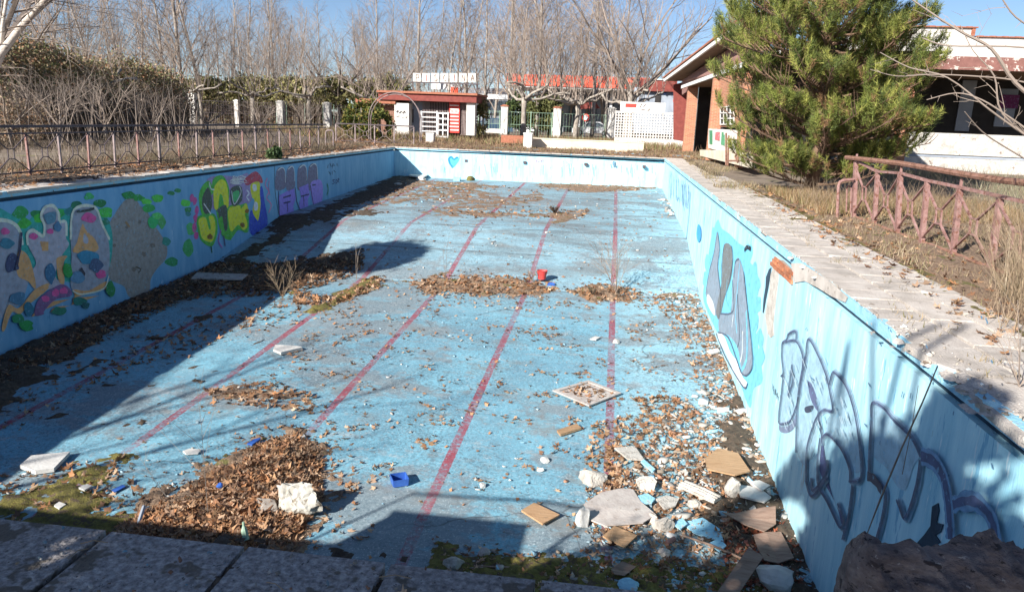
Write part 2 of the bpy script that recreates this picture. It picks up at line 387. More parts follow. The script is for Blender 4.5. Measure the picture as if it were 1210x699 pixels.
    wv = n.new('ShaderNodeVectorMath'); wv.operation = 'MULTIPLY_ADD'
    nn = n.new('ShaderNodeTexNoise'); nn.inputs['Scale'].default_value = 1.3; nn.inputs['Detail'].default_value = 6; l.new(co, nn.inputs[0])
    l.new(nn.outputs['Color'], wv.inputs[0]); wv.inputs[1].default_value = (.9, .9, 0); l.new(co, wv.inputs[2]); l.new(wv.outputs[0], v.inputs['Vector'])
    crack = ma('MULTIPLY', mr(v.outputs['Distance'], .0, .006, 1, 0), mr(noise_(.23, 3), .48, .56))
    c = mix(ma('MULTIPLY', crack, .8), c, (.07, .075, .08))
    c = mix(ma('MULTIPLY', mr(noise_(4.5, 7, None, .75), .40, .62, .0, 1.), .22), c, (.10, .17, .22))
    hv = n.new('ShaderNodeHueSaturation'); hv.inputs['Saturation'].default_value = 1.0; hv.inputs['Value'].default_value = 1.0; l.new(c, hv.inputs['Color']); c = hv.outputs[0]
    l.new(c, b.inputs['Base Color']); b.inputs['Roughness'].default_value = .9
    h = ma('SUBTRACT', ma('MULTIPLY', noise_(30, 5), 1.), ma('MULTIPLY', sp, .8))
    bp = n.new('ShaderNodeBump'); bp.inputs['Strength'].default_value = .5; bp.inputs['Distance'].default_value = .012
    l.new(h, bp.inputs['Height']); l.new(bp.outputs[0], b.inputs['Normal'])
    return m
def grid_floor():
    gy = np.unique(np.concatenate([np.arange(2.0, 36.8, .1), [18.44, 23.13, 36.8]])); gx = np.linspace(XL-.2, XR+.2, 131)
    Xg, Yg = np.meshgrid(gx, gy); x = Xg.ravel(); y = Yg.ravel(); z = fzv(y)+nr.normal(0, .0012, len(x))
    for yj in (18.44, 23.13): z[np.abs(y-yj) < .03] -= .015
    w = len(gx); i = np.arange(len(x)).reshape(len(gy), w)
    Q = np.stack([i[:-1, :-1].ravel(), i[:-1, 1:].ravel(), i[1:, 1:].ravel(), i[1:, :-1].ravel()], -1)
    return rawmesh('pool_floor', np.stack([x, y, z], -1), Q, floor_material(), kind='structure')
grid_floor()

# ---------------------------------------------------------------- pool walls
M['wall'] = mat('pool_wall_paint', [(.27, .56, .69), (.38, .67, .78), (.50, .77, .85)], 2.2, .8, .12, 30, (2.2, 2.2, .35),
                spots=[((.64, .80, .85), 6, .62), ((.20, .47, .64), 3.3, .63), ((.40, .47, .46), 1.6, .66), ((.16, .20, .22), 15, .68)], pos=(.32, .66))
M['wall_left'] = mat('pool_wall_paint_shaded', [(.13, .35, .60), (.18, .42, .66), (.24, .48, .70)], 2.0, .8, .12, 30, (2.2, 2.2, .5),
                     spots=[((.42, .62, .78), 5, .66), ((.10, .30, .55), 3, .67), ((.10, .13, .16), 17, .72)], pos=(.32, .66))  # same wall paint, darker and bluer: left side's shade put into the colour
M['band'] = mat('chipped_band_paint', [(.24, .52, .68), (.36, .64, .78)], 3, .8, .3, 40, spots=[((.52, .5, .45), 7, .6), ((.08, .07, .06), 5, .66)])
M['groove'] = mat('dark_overflow_groove', [(.012, .03, .05), (.03, .07, .11)], 5, .9, .1)
def wall(name, a, b, out, fm):
    """a,b: inner top corners; out: outward unit vector"""
    a = Vector((*a, 0)); b = Vector((*b, 0)); out = Vector((*out, 0)); m = MB()
    def seg(z0, z1, rec, mi, th=.40):
        p = [a+out*rec, b+out*rec, b+out*th, a+out*th]
        m.add([q+Vector((0, 0, z0)) for q in p]+[q+Vector((0, 0, z1)) for q in p],
              [(0, 3, 2, 1), (4, 5, 6, 7), (0, 1, 5, 4), (1, 2, 6, 5), (2, 3, 7, 6), (3, 0, 4, 7)], mi)
    seg(-3.6, -.18, 0, 0)
    o = m.build(name, [fm], kind='structure')
    m = MB(); seg(-.178, -.112, .06, 0); m.build('overflow_groove', 'groove', parent=o)
    # band: subdivided with a chipped, wobbling top edge
    m = MB(); n = int((b-a).length/.12); L = (b-a)
    vs = []; fs = []
    for i in range(n+1):
        p = a+L*(i/n); w = noise.noise(Vector((i*.21, name.__len__()*3.7, 0))); w2 = noise.noise(Vector((i*.77, 9.1, 3)))
        chip = max(0, w-.18)*.22*(1 if w2 > -.3 else 0)
        vs += [p+out*(.0+w2*.004)+Vector((0, 0, -.11)), p+out*(.0+w2*.004+chip*.6)+Vector((0, 0, -.006-chip*.5)), p+out*.09+Vector((0, 0, -.006)), p+out*.09+Vector((0, 0, -.11))]
    for i in range(n):
        for k in range(4): fs.append((i*4+k, i*4+(k+1) % 4, i*4+4+(k+1) % 4, i*4+4+k))
    m.add(vs, fs, 0); m.build('rim_band', 'band', parent=o)
    m = MB(); seg(-.11, -.022, .092, 0, .39); m.build('rim_bed', 'concrete', parent=o)
    return o
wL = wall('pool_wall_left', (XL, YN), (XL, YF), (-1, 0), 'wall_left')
wR = wall('pool_wall_right', (XR, YN), (XR, YF+SK), (1, 0), 'wall')
wF = wall('pool_wall_far', (XL, YF), (XR, YF+SK), (0, 1), 'wall')
wN = wall('pool_wall_near', (XL, YN), (XR, YN), (0, -1), 'wall')
for c_ in wN.children: c_.location.z -= .05

# ---------------------------------------------------------------- ground with a hole for the pool
M['ground'] = mat('dry_earth', [(.13, .095, .07), (.22, .17, .125), (.31, .25, .19)], 1.2, 1, .5, 25, spots=[((.20, .18, .08), .7, .6), ((.36, .31, .25), 2.3, .66)])
def ring():
    i = [(XL-.39, YN-.39), (XR+.39, YN-.39), (XR+.39, YF+SK+.39), (XL-.39, YF+.39)]; B = 1800
    o = [(-B, -B), (B, -B), (B, B), (-B, B)]
    m = MB(); m.add([(*p, -.045) for p in i+o], [(4, 5, 1, 0), (5, 6, 2, 1), (6, 7, 3, 2), (7, 4, 0, 3)])
    return m.build('ground', 'ground', kind='structure')
ring()
# right-hand deck of worn slabs, three rows
deckR = struct(MB().box(XR+.02, YN-.02, -.043, 3.68, YF+SK+2, -.034).build('pool_deck_right', 'soil'))
def slab(x0, y0, x1, y1, parent, matl, jit=.006, th=.05, cut=0.):
    m = MB(); j = lambda: rnd.uniform(-jit, jit)
    P = [(x0+j(), y0+j()), (x1+j(), y0+j()), (x1+j(), y1+j()), (x0+j(), y1+j())]
    if rnd.random() < cut:   # a broken corner
        k = rnd.randrange(4); a = Vector(P[k-1]); b = Vector(P[k]); c = Vector(P[(k+1) % 4])
        P[k:k+1] = [tuple(b.lerp(a, rnd.uniform(.15, .4))), tuple(b.lerp(c, rnd.uniform(.15, .4)))]
    dz = rnd.uniform(-.006, .004); tx = rnd.uniform(-.005, .005)
    m.prism([(p[0], p[1], dz-th+tx*(p[0]-x0)) for p in P], (0, 0, th))
    return m.build('slab', matl, parent=parent)
y = YN+.02
while y < 37.6:
    L = .40
    if not (3.9 < y < 5.9): slab(XR+.03, y, 2.85, y+L-.026, deckR, 'concrete', cut=.12)
    slab(2.895, y+.1, 3.25, y+L+.074, deckR, 'concrete', cut=.15)
    if y < 25 and rnd.random() < .93: slab(3.285, y+.05, 3.64, y+L+.036, deckR, 'concrete', .015, cut=.35)
    y += L
# the broken stretch: one big cracked slab and lifted fragments
for P, dz, tl in (([(2.36, 5.95), (2.52, 5.98), (2.85, 5.9), (2.84, 5.3), (2.55, 5.2), (2.40, 5.45)], .0, .01),
                  ([(2.52, 5.17), (2.84, 5.27), (2.86, 4.55), (2.5, 4.42), (2.38, 4.8)], -.015, .03),
                  ([(2.36, 4.7), (2.48, 4.38), (2.86, 4.5), (2.86, 3.95), (2.40, 3.93), (2.34, 4.2)], -.01, -.02)):
    m = MB(); m.prism([(p[0], p[1], dz-.06+tl*(p[0]-2.4)) for p in P], (0, 0, .06)); m.build('slab', 'concrete', parent=deckR, label='cracked broken edge slab')
# near coping: aggregate slabs .555 wide
deckN = struct(MB().box(XL-2, 0.2, -.044, 6, YN-.02, -.036).build('pool_deck_near', 'soil'))
x = -1.83-.555*16
k = 0
while x < 3.0:
    slab(x+.012, YN-.62, x+.545, YN+.035, deckN, 'slab', .004, .06, .06)
    if -5 < x < 3: slab(x+.012, YN-1.24, x+.545, YN-.64, deckN, 'slab', .004, .06, .1)
    x += .555
# far coping
deckF = struct(MB().box(XL-.5, YF+.02, -.044, XR+.0, YF+1.1, -.036).build('pool_deck_far', 'soil'))
x = XL-.3
while x < XR+.3:
    f = YF+SK*(x-XL)/(XR-XL)
    slab(x, f-.02, x+.48, f+.45, deckF, 'concrete', .01, cut=.1); x += .5
# left coping
deckL = struct(MB().box(XL-1.3, YN-.3, -.044, XL-.02, YF+.3, -.036).build('pool_deck_left', 'soil'))
y = 8.
while y < 36:
    slab(XL-.52, y, XL+.02, y+.48, deckL, 'concrete', .012, cut=.2)
    if y > 9: slab(XL-1.06, y+.1, XL-.54, y+.58, deckL, 'concrete', .012, cut=.25)
    y += .5

# ---------------------------------------------------------------- painted graffiti (flat paint lying on the walls)
PAL = {}
def paint(c, left=False):
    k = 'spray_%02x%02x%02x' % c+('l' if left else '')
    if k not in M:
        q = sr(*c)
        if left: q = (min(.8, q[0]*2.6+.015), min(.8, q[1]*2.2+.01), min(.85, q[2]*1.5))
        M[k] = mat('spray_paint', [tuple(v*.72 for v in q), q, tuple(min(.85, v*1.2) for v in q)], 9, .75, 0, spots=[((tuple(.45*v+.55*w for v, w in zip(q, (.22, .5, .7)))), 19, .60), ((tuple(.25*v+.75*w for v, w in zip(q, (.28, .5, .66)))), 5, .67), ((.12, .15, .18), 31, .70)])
    return k
class Graf:
    def __init__(s, w, host, label): s.w = w; s.host = host; s.label = label; s.mats = []; s.m = MB(); s.k = 0
    def P(s, x, y):
        if s.w == 'L': p = onx(x, y, XL); return (p.y, p.z)
        if s.w == 'R': p = onx(x, y, XR); return (p.y, p.z)
        p = ony(x, y, YF+.1); f = YF+SK*(p.x-XL)/(XR-XL); p = ony(x, y, f); return (p.x, p.z)
    def to3(s, u, v, o):
        if s.w == 'L': return (XL+o, u, v)
        if s.w == 'R': return (XR-o, u, v)
        return (u, YF+SK*(u-XL)/(XR-XL)-o, v)
    def mi(s, c):
        k = paint(c, s.w == 'L')
        if k not in s.mats: s.mats.append(k)
        return s.mats.index(k)
    def off(s): s.k += 1; return .002+.0006*s.k
    @staticmethod
    def smooth(P, closed, n=5):
        N = len(P); out = []
        for i in range(N if closed else N-1):
            p = [P[(i+j) % N] if closed else P[min(max(i+j, 0), N-1)] for j in (-1, 0, 1, 2)]
            for t in range(n):
                t /= n
                out.append(tuple(.5*((2*p[1][k])+(-p[0][k]+p[2][k])*t+(2*p[0][k]-5*p[1][k]+4*p[2][k]-p[3][k])*t*t+(-p[0][k]+3*p[1][k]-3*p[2][k]+p[3][k])*t**3) for k in (0, 1)))
        if not closed: out.append(P[-1])
        return out
    def fill(s, pts, c, sm=True, ppx=True):
        Q = s.smooth(pts, True) if sm else pts
        if ppx: Q = [s.P(*q) for q in Q]
        o = s.off(); V = [Vector((*q, 0)) for q in Q]; T = tessellate_polygon([V])
        V3 = [s.to3(q[0], min(q[1], -.185), o) for q in Q]
        fs = []
        for t in T:
            a, b_, c_ = (Vector(V3[i]) for i in t)
            n = (b_-a).cross(c_-a); d = n.x if s.w == 'L' else (-n.x if s.w == 'R' else -n.y)
            fs.append(tuple(t) if d > 0 else tuple(reversed(t)))
        s.m.add(V3, fs, s.mi(c)); return s
    def line(s, pts, w, c, sm=True, ppx=True):
        Q = s.smooth(pts, False) if sm else pts
        if ppx: Q = [s.P(*q) for q in Q]
        o = s.off(); vs = []; fs = []
        for i, q in enumerate(Q):
            a = Q[max(i-1, 0)]; b = Q[min(i+1, len(Q)-1)]; d = Vector((b[0]-a[0], b[1]-a[1]))
            if d.length < 1e-6: d = Vector((1, 0))
            d.normalize(); n = Vector((-d.y, d.x))*w/2*(1+.35*noise.noise(Vector((i*.9, s.k*3.3, 0))))
            vs += [s.to3(q[0]+n.x, q[1]+n.y, o), s.to3(q[0]-n.x, q[1]-n.y, o)]
        for i in range(len(Q)-1): fs.append((2*i, 2*i+1, 2*i+3, 2*i+2))
        s.m.add(vs, fs, s.mi(c)); return s
    def blob(s, x, y, rx, ry, c, n=9, seed=None):
        r = random.Random(seed if seed is not None else int(x*31+y*7))
        return s.fill([(x+math.cos(2*PI*i/n)*rx*r.uniform(.75, 1.2), y+math.sin(2*PI*i/n)*ry*r.uniform(.75, 1.2)) for i in range(n)], c)
    def done(s): return s.m.build('graffiti', s.mats, parent=s.host, label=s.label)
def zs(ox, oy, k, pts): return [(ox+x/k, oy+y/k) for x, y in pts]

# left wall, first letters: zoom frame origin (0,240), 4.66 px per px
g = Graf('L', wL, 'grey and sand coloured bubble letters with green splashes')
z = lambda *p: zs(0, 240, 4.66, p)
teal = (30, 120, 135)
for q in (z((-30, 40), (60, 60), (150, 90), (150, 260), (110, 400), (-40, 300)), z((150, 120), (240, 40), (420, 30), (560, 40), (620, 200), (560, 420), (300, 420), (160, 330))): g.fill(q, teal)
for x, y, rx, ry, cc in ((25, 251, 10, 7, (25, 110, 70)), (28, 264, 8, 6, (40, 130, 60)), (42, 253, 7, 5, (20, 100, 70)), (46, 258, 8, 6, (45, 140, 60)), (68, 252, 8, 6, (30, 125, 75)), (90, 243, 8, 5, (15, 85, 75)), (82, 250, 6, 5, (20, 90, 110)), (118, 240, 8, 5, (15, 90, 60)), (125, 251, 8, 7, (45, 140, 70)), (124, 262, 5, 4, (20, 90, 80)), (105, 232, 6, 4, (40, 130, 90)), (152, 231, 8, 5, (20, 100, 60)), (163, 234, 7, 4, (25, 110, 60)), (172, 238, 6, 4, (60, 150, 70)), (186, 234, 7, 5, (50, 140, 60)),
                         (176, 246, 7, 5, (30, 120, 70)), (180, 262, 6, 7, (30, 130, 90)), (185, 255, 6, 4, (60, 150, 90))): g.blob(x, y, rx, ry, cc)
lg = (105, 115, 150); lg2 = (120, 125, 160); sand = (158, 118, 95); pale = (150, 170, 175); mag = (165, 60, 130)
g.fill(z((-60, 100), (10, 95), (70, 115), (105, 160), (115, 230), (100, 330), (150, 430), (100, 560), (40, 560), (0, 640), (-60, 640)), lg)
g.line(z((-60, 98), (10, 93), (72, 112), (108, 160), (118, 230)), .07, pale)
g.fill(z((150, 155), (190, 148), (230, 185), (235, 110), (225, 60), (250, 20), (290, 18), (318, 60), (325, 105), (360, 105), (360, 190), (375, 230), (330, 300), (300, 400), (330, 450), (200, 480), (150, 400), (195, 330), (150, 230)), lg2)
g.fill(z((400, 40), (515, 22), (545, 90), (590, 190), (600, 330), (575, 420), (520, 470), (400, 480), (385, 400), (390, 300), (385, 180)), lg)
g.line(z((150, 230), (145, 170), (175, 148), (205, 165), (235, 180), (240, 120), (222, 70), (245, 22), (290, 15), (318, 55), (325, 100), (358, 104), (362, 180)), .06, pale)
g.line(z((385, 200), (402, 38), (515, 20), (560, 120), (600, 200)), .06, pale)
g.fill(z((100, 260), (150, 290), (185, 400), (190, 470), (150, 430), (95, 400), (85, 330)), sand)
g.fill(z((215, 210), (262, 212), (262, 262), (228, 262)), sand, False)
g.fill(z((310, 300), (365, 290), (345, 330), (350, 440), (320, 430), (308, 350)), sand)
g.fill(z((448, 115), (470, 150), (520, 200), (530, 262), (400, 270), (420, 210)), sand)
g.fill(z((458, 165), (480, 195), (478, 220), (455, 215)), lg2)
g.fill(z((5, 680), (40, 560), (100, 575), (180, 480), (260, 440), (250, 480), (150, 560), (105, 610), (60, 600), (20, 700)), sand)
g.fill(z((165, 660), (185, 600), (240, 600), (270, 545), (400, 520), (400, 475), (480, 480), (575, 430), (590, 450), (560, 500), (470, 515), (400, 520), (385, 560), (290, 575), (250, 640)), sand)
g.fill(z((185, 615), (200, 540), (250, 490), (330, 445), (380, 470), (385, 510), (300, 530), (240, 590), (235, 610)), (85, 65, 120))
for x, y in ((245, 525), (300, 492), (345, 482)): g.blob(x/4.66, 240+y/4.66, 5, 4, mag)
for x, y, r in ((485, 80, 8), (178, 182, 5), (270, 155, 4), (550, 390, 6), (20, 155, 5)): g.blob(x/4.66, 240+y/4.66, r, r*.8, mag)
for x, y, rx, ry, cc in ((60, 330, 9, 11, (40, 50, 95)), (30, 220, 9, 6, (35, 90, 130)), (480, 300, 12, 9, (30, 95, 145)), (520, 340, 8, 8, (45, 65, 110)), (270, 390, 6, 12, (35, 80, 130)), (270, 80, 7, 9, (60, 100, 140)), (310, 130, 5, 6, (50, 90, 140)), (440, 385, 4, 6, (35, 35, 60)), (420, 410, 8, 8, (60, 100, 150)), (90, 520, 10, 8, (45, 85, 130)), (365, 370, 6, 9, (20, 110, 60)), (320, 592, 9, 5, (20, 90, 90)), (430, 540, 8, 5, (15, 85, 95)), (465, 560, 5, 4, (15, 70, 90)), (90, 635, 9, 6, (20, 100, 80)), (135, 672, 9, 6, (20, 110, 70)), (600, 470, 6, 9, (20, 95, 65)), (150, 580, 6, 8, (20, 80, 120))): g.blob(x/4.66, 240+y/4.66, rx, ry, cc)
g.line(z((108, 160), (100, 260), (75, 370)), .05, (40, 40, 75)); g.line(z((390, 480), (440, 500), (560, 470), (590, 400)), .03, pale)
g.line(z((415, 45), (470, 40), (510, 28)), .05, (40, 50, 60))
g.done()
# bare render patch where paint was knocked off
g = Graf('L', wL, 'bare grey render patch where the paint is gone')
g.fill([(148, 236), (158, 234), (166, 243), (175, 252), (181, 264), (190, 277), (197, 290), (196, 305), (185, 318), (178, 330), (176, 345), (163, 352), (152, 350), (146, 338), (130, 330), (126, 315), (123, 300), (127, 270), (136, 252)], (98, 103, 122))
for x, y, r in ((150, 268, 2.4), (170, 300, 3), (158, 318, 3), (135, 290, 2), (180, 290, 3), (165, 262, 2)): g.blob(x, y, r, r, (80, 80, 92))
g.line([(148, 262), (153, 268)], .05, (110, 90, 75)); g.line([(160, 315), (166, 318), (163, 322)], .03, (50, 50, 55))
g.done()
# green foliage splashes left of the yellow letters (the figure between them is left out)
g = Graf('L', wL, 'green leaf shaped splashes of paint')
for x, y, rx, ry, cc in ((203, 309, 8, 5, (25, 105, 80)), (222, 292, 7, 10, (40, 120, 85)), (226, 270, 6, 8, (50, 130, 95)), (219, 240, 6, 5, (60, 150, 70)), (222, 248, 4, 4, (30, 100, 70)), (190, 262, 5, 8, (50, 120, 85)), (196, 285, 5, 6, (30, 100, 110)), (202, 228, 5, 2.5, (25, 95, 70)), (210, 225, 4, 2.5, (30, 100, 75)), (222, 253, 3, 3, (35, 95, 120))): g.blob(x, y, rx, ry, cc)
g.done()
# yellow and green letters: zoom frame origin (215,190), 6.36
g = Graf('L', wL, 'yellow and green letters with pink and purple surround')
z = lambda *p: zs(215, 190, 6.36, p)
g.fill(z((200, 130), (300, 110), (420, 120), (500, 100), (520, 300), (350, 360), (200, 350), (180, 200)), (105, 100, 160))
for x, y in ((95, 300), (110, 370), (100, 430), (90, 500), (105, 560), (75, 280)): g.blob(215+x/6.36, 190+y/6.36, 2.6, 5, (135, 60, 130))
gr = (55, 130, 60); yl = (175, 180, 50); dk = (50, 62, 70)
g.fill(z((200, 150), (150, 190), (125, 270), (140, 380), (165, 420), (215, 400), (200, 300), (235, 230), (225, 190)), gr)
g.fill(z((190, 200), (150, 280), (160, 380), (200, 400), (225, 330), (215, 240)), dk)
g.fill(z((225, 160), (300, 110), (350, 200), (350, 330), (345, 500), (370, 590), (300, 560), (255, 380)), gr)
g.fill(z((112, 430), (180, 400), (240, 400), (265, 470), (260, 560), (225, 640), (165, 620), (125, 560)), gr)
g.fill(z((125, 440), (175, 425), (200, 510), (215, 500), (200, 420), (235, 420), (250, 500), (235, 590), (205, 610), (150, 580), (130, 500)), yl)
g.fill(z((240, 350), (235, 220), (265, 160), (300, 140), (335, 180), (350, 330), (320, 350), (300, 260), (280, 260), (268, 360)), yl)
g.fill(z((258, 370), (330, 335), (340, 500), (318, 520), (300, 420), (275, 430), (270, 390)), dk)
g.fill(z((345, 350), (440, 330), (490, 330), (500, 500), (480, 540), (420, 520), (370, 580), (345, 520)), gr)
g.fill(z((348, 360), (430, 335), (440, 360), (480, 320), (495, 380), (470, 400), (490, 480), (460, 520), (420, 480), (370, 530), (350, 470)), yl)
g.fill(z((365, 210), (440, 190), (450, 290), (400, 340), (370, 320)), dk); g.fill(z((380, 240), (425, 225), (420, 280), (390, 310)), (50, 130, 95))
g.line(z((370, 225), (390, 325), (440, 240), (430, 190)), .035, (150, 160, 190)); g.line(z((160, 320), (215, 400)), .04, (150, 160, 190)); g.line(z((200, 160), (215, 210), (240, 215)), .04, (150, 160, 190))
for x, y, r in ((205, 570, 3.2), (450, 480, 3), (485, 375, 2.4)): g.blob(215+x/6.36, 190+y/6.36, r, r, (90, 70, 30))
g.line(z((215, 640), (222, 690)), .05, (25, 70, 50)); g.line(z((290, 520), (270, 600), (300, 650)), .06, (110, 85, 165)); g.line(z((310, 560), (320, 640)), .05, (60, 60, 110))
for k in range(14): g.line(z(*[(355+rnd.uniform(0, 130), 110+rnd.uniform(0, 70)) for _ in range(3)]), .02, (150, 160, 190))
g.done()
g = Graf('L', wL, 'maroon, yellow and blue painted shapes beside a crack line')
g.fill(z((520, 370), (500, 470), (530, 560), (640, 490), (620, 300), (600, 190), (570, 260), (570, 430)), (30, 55, 165))
g.fill(z((465, 150), (500, 110), (550, 80), (590, 110), (605, 165), (545, 160), (490, 185)), (125, 50, 80))
g.fill(z((515, 180), (580, 160), (585, 250), (590, 330), (575, 440), (560, 440), (530, 380), (545, 300), (525, 270)), (165, 160, 50))
g.fill(z((530, 180), (555, 180), (560, 220), (535, 225)), (170, 185, 190)); g.fill(z((545, 310), (568, 320), (565, 370), (540, 365)), (180, 195, 215))
g.line(z((485, 220), (505, 245), (485, 270), (505, 300)), .05, (160, 175, 210))
g.line(z((640, 130), (625, 180), (650, 230), (635, 280), (670, 330), (650, 390)), .045, (150, 90, 150)); g.line(z((655, 150), (650, 200), (660, 260)), .04, (130, 80, 140))
g.line(z((695, 40), (700, 240), (735, 440)), .03, (35, 50, 75))
g.done()
# purple block letters: origin (320,170), 8.73
g = Graf('L', wL, 'purple block letters under grey arched tops')
z = lambda *p: zs(320, 170, 8.73, p)
for a, b in ((50, 150), (160, 245), (275, 370), (385, 480)):
    t = 250-(a-50)*.12; g.fill(z((a, 470), (a, t+60), (a+20, t+8), ((a+b)/2, t-8), (b-15, t+15), (b, t+70), (b, 450)), (75, 80, 120))
    g.line(z((a+20, t+25), ((a+b)/2+15, t-5), (b-5, t+30), (b, t+150)), .035, (140, 155, 185))
pu = (95, 90, 190)
g.fill(z((85, 530), (160, 490), (240, 460), (255, 560), (230, 640), (240, 700), (90, 740), (80, 620)), pu, False)
g.fill(z((290, 450), (385, 410), (400, 530), (380, 570), (385, 650), (300, 690), (290, 600), (310, 560)), pu, False)
g.fill(z((405, 420), (470, 370), (520, 385), (535, 470), (520, 600), (440, 640)), (105, 100, 195))
for q in (z((125, 555), (205, 530)), z((130, 610), (200, 595)), z((165, 605), (172, 700)), z((310, 540), (390, 520)), z((335, 540), (340, 650)), z((405, 425), (440, 645)), z((425, 425), (460, 420)), z((75, 490), (85, 740)), z((250, 450), (262, 590), (300, 690))): g.line(q, .05, (40, 40, 95), False)
g.line(z((575, 410), (590, 470), (575, 530)), .09, (40, 100, 110)); g.done()
g = Graf('L', wL, 'small dark hand-written scribbles')
def scrib(g, x, y, n, w, h, c, lw, seed, skew=0.):
    r = random.Random(seed)
    for i in range(n):
        bx = x+w*i/n; by = y+skew*i
        g.line([(bx+r.uniform(0, w/n*.9), by+r.uniform(0, h)) for _ in range(4)], lw, c)
scrib(g, 386, 193, 5, 14, 7, (35, 70, 120), .035, 1); scrib(g, 388, 202, 3, 9, 5, (35, 70, 120), .035, 2, -.5)
for q in (z((660, 370), (635, 375), (655, 400), (632, 415)), z((670, 365), (668, 410)), z((670, 365), (685, 385), (670, 410)), z((690, 355), (690, 400)), z((690, 355), (705, 365), (690, 378), (705, 398))): g.line(q, .035, (30, 50, 110))
g.done()

# right wall
g = Graf('R', wR, 'grey dripping figures edged in bright sky blue')
sb = (118, 196, 222); gy = (136, 150, 164); wht = (225, 235, 240); ol = (85, 95, 115)
z = lambda *p: zs(820, 250, 4.11, p)
g.fill(z((115, 40), (135, 80), (175, 110), (215, 150), (262, 185), (270, 240), (292, 270), (290, 330), (305, 400), (310, 480), (300, 560), (310, 640), (330, 760), (330, 830), (290, 860), (270, 950), (200, 760), (120, 600), (60, 470), (45, 400), (60, 300), (80, 150)), sb)
for k, (x, y) in enumerate(((268, 200), (295, 290), (305, 360), (312, 450), (300, 540), (322, 610), (328, 700), (100, 120), (70, 250), (60, 330))): g.blob(820+x/4.11, 250+y/4.11, 4, 11, sb, seed=k)
g.fill(z((115, 100), (125, 180), (118, 260), (130, 400), (112, 500), (85, 470), (60, 400), (75, 300), (98, 200)), gy)
g.fill(z((150, 160), (180, 165), (190, 240), (180, 330), (150, 420), (125, 520), (110, 480), (135, 350), (140, 240)), (115, 118, 118))
g.fill(z((205, 240), (222, 228), (245, 300), (262, 450), (280, 640), (285, 740), (262, 790), (235, 780), (215, 660), (170, 600), (125, 580), (130, 500), (180, 490), (190, 330)), gy)
g.fill(z((70, 400), (95, 440), (105, 500), (90, 490), (66, 440)), wht)
g.fill(z((118, 585), (150, 605), (180, 680), (215, 730), (240, 800), (262, 830), (250, 850), (215, 820), (165, 700), (125, 625)), wht)
g.line(z((225, 250), (212, 400), (205, 500), (212, 590)), .05, sb); g.line(z((240, 580), (238, 680), (228, 730)), .05, wht); g.line(z((258, 480), (262, 620), (258, 720), (235, 770)), .10, sb)
g.line(z((165, 330), (160, 430), (182, 480)), .035, sb); g.line(z((195, 500), (188, 560)), .05, wht)
for q in (z((115, 98), (100, 200), (75, 300), (60, 400)), z((118, 100), (128, 190), (118, 270), (132, 400), (128, 520)), z((150, 160), (138, 240), (136, 340)), z((185, 165), (192, 230), (175, 340)), z((190, 330), (195, 480), (130, 495)), z((245, 290), (262, 450), (285, 650), (290, 745), (262, 792), (235, 782), (212, 720), (170, 610), (120, 585)), z((222, 230), (205, 245), (198, 320)), z((215, 400), (225, 600), (215, 660)), z((112, 590), (150, 690), (205, 790), (250, 855), (265, 832))): g.line(q, .03, ol)
g.line(z((250, 188), (262, 172), (280, 180)), .07, (30, 35, 45)); g.done()
g = Graf('R', wR, 'tall outlined silver-grey letters')
z = lambda *p: zs(910, 380, 4.66, p)
go = (84, 96, 125); gf = (156, 190, 206); gh = (190, 212, 222)
g.fill(z((75, 130), (105, 95), (120, 65), (150, 55), (155, 100), (180, 150), (190, 220), (180, 330), (160, 450), (120, 530), (80, 560), (60, 540), (70, 400), (75, 280), (68, 180)), gf)
g.fill(z((225, 95), (260, 160), (310, 270), (340, 350), (352, 440), (355, 485), (300, 500), (270, 520), (262, 620), (240, 720), (200, 790), (165, 760), (150, 700), (155, 560), (170, 450), (185, 300), (205, 180)), gf)
g.fill(z((365, 285), (420, 350), (460, 440), (485, 540), (505, 680), (512, 800), (470, 830), (430, 760), (380, 690), (310, 620), (300, 560), (345, 490), (350, 380)), gf)
g.fill(z((580, 450), (650, 500), (720, 570), (790, 650), (830, 730), (790, 800), (750, 920), (700, 900), (640, 800), (590, 760), (560, 700), (575, 560)), gf)
g.fill(z((55, 560), (100, 560), (150, 510), (155, 530), (130, 590), (90, 612), (55, 600)), (118, 132, 158))
g.fill(z((210, 330), (235, 350), (260, 420), (275, 490), (255, 480), (225, 420)), (95, 105, 140)); g.fill(z((195, 470), (240, 460), (235, 490), (200, 500)), (60, 68, 90))
g.fill(z((290, 640), (330, 900), (380, 1030), (400, 1060), (420, 1080), (402, 1130), (370, 1010), (300, 880), (270, 780)), (80, 90, 130))
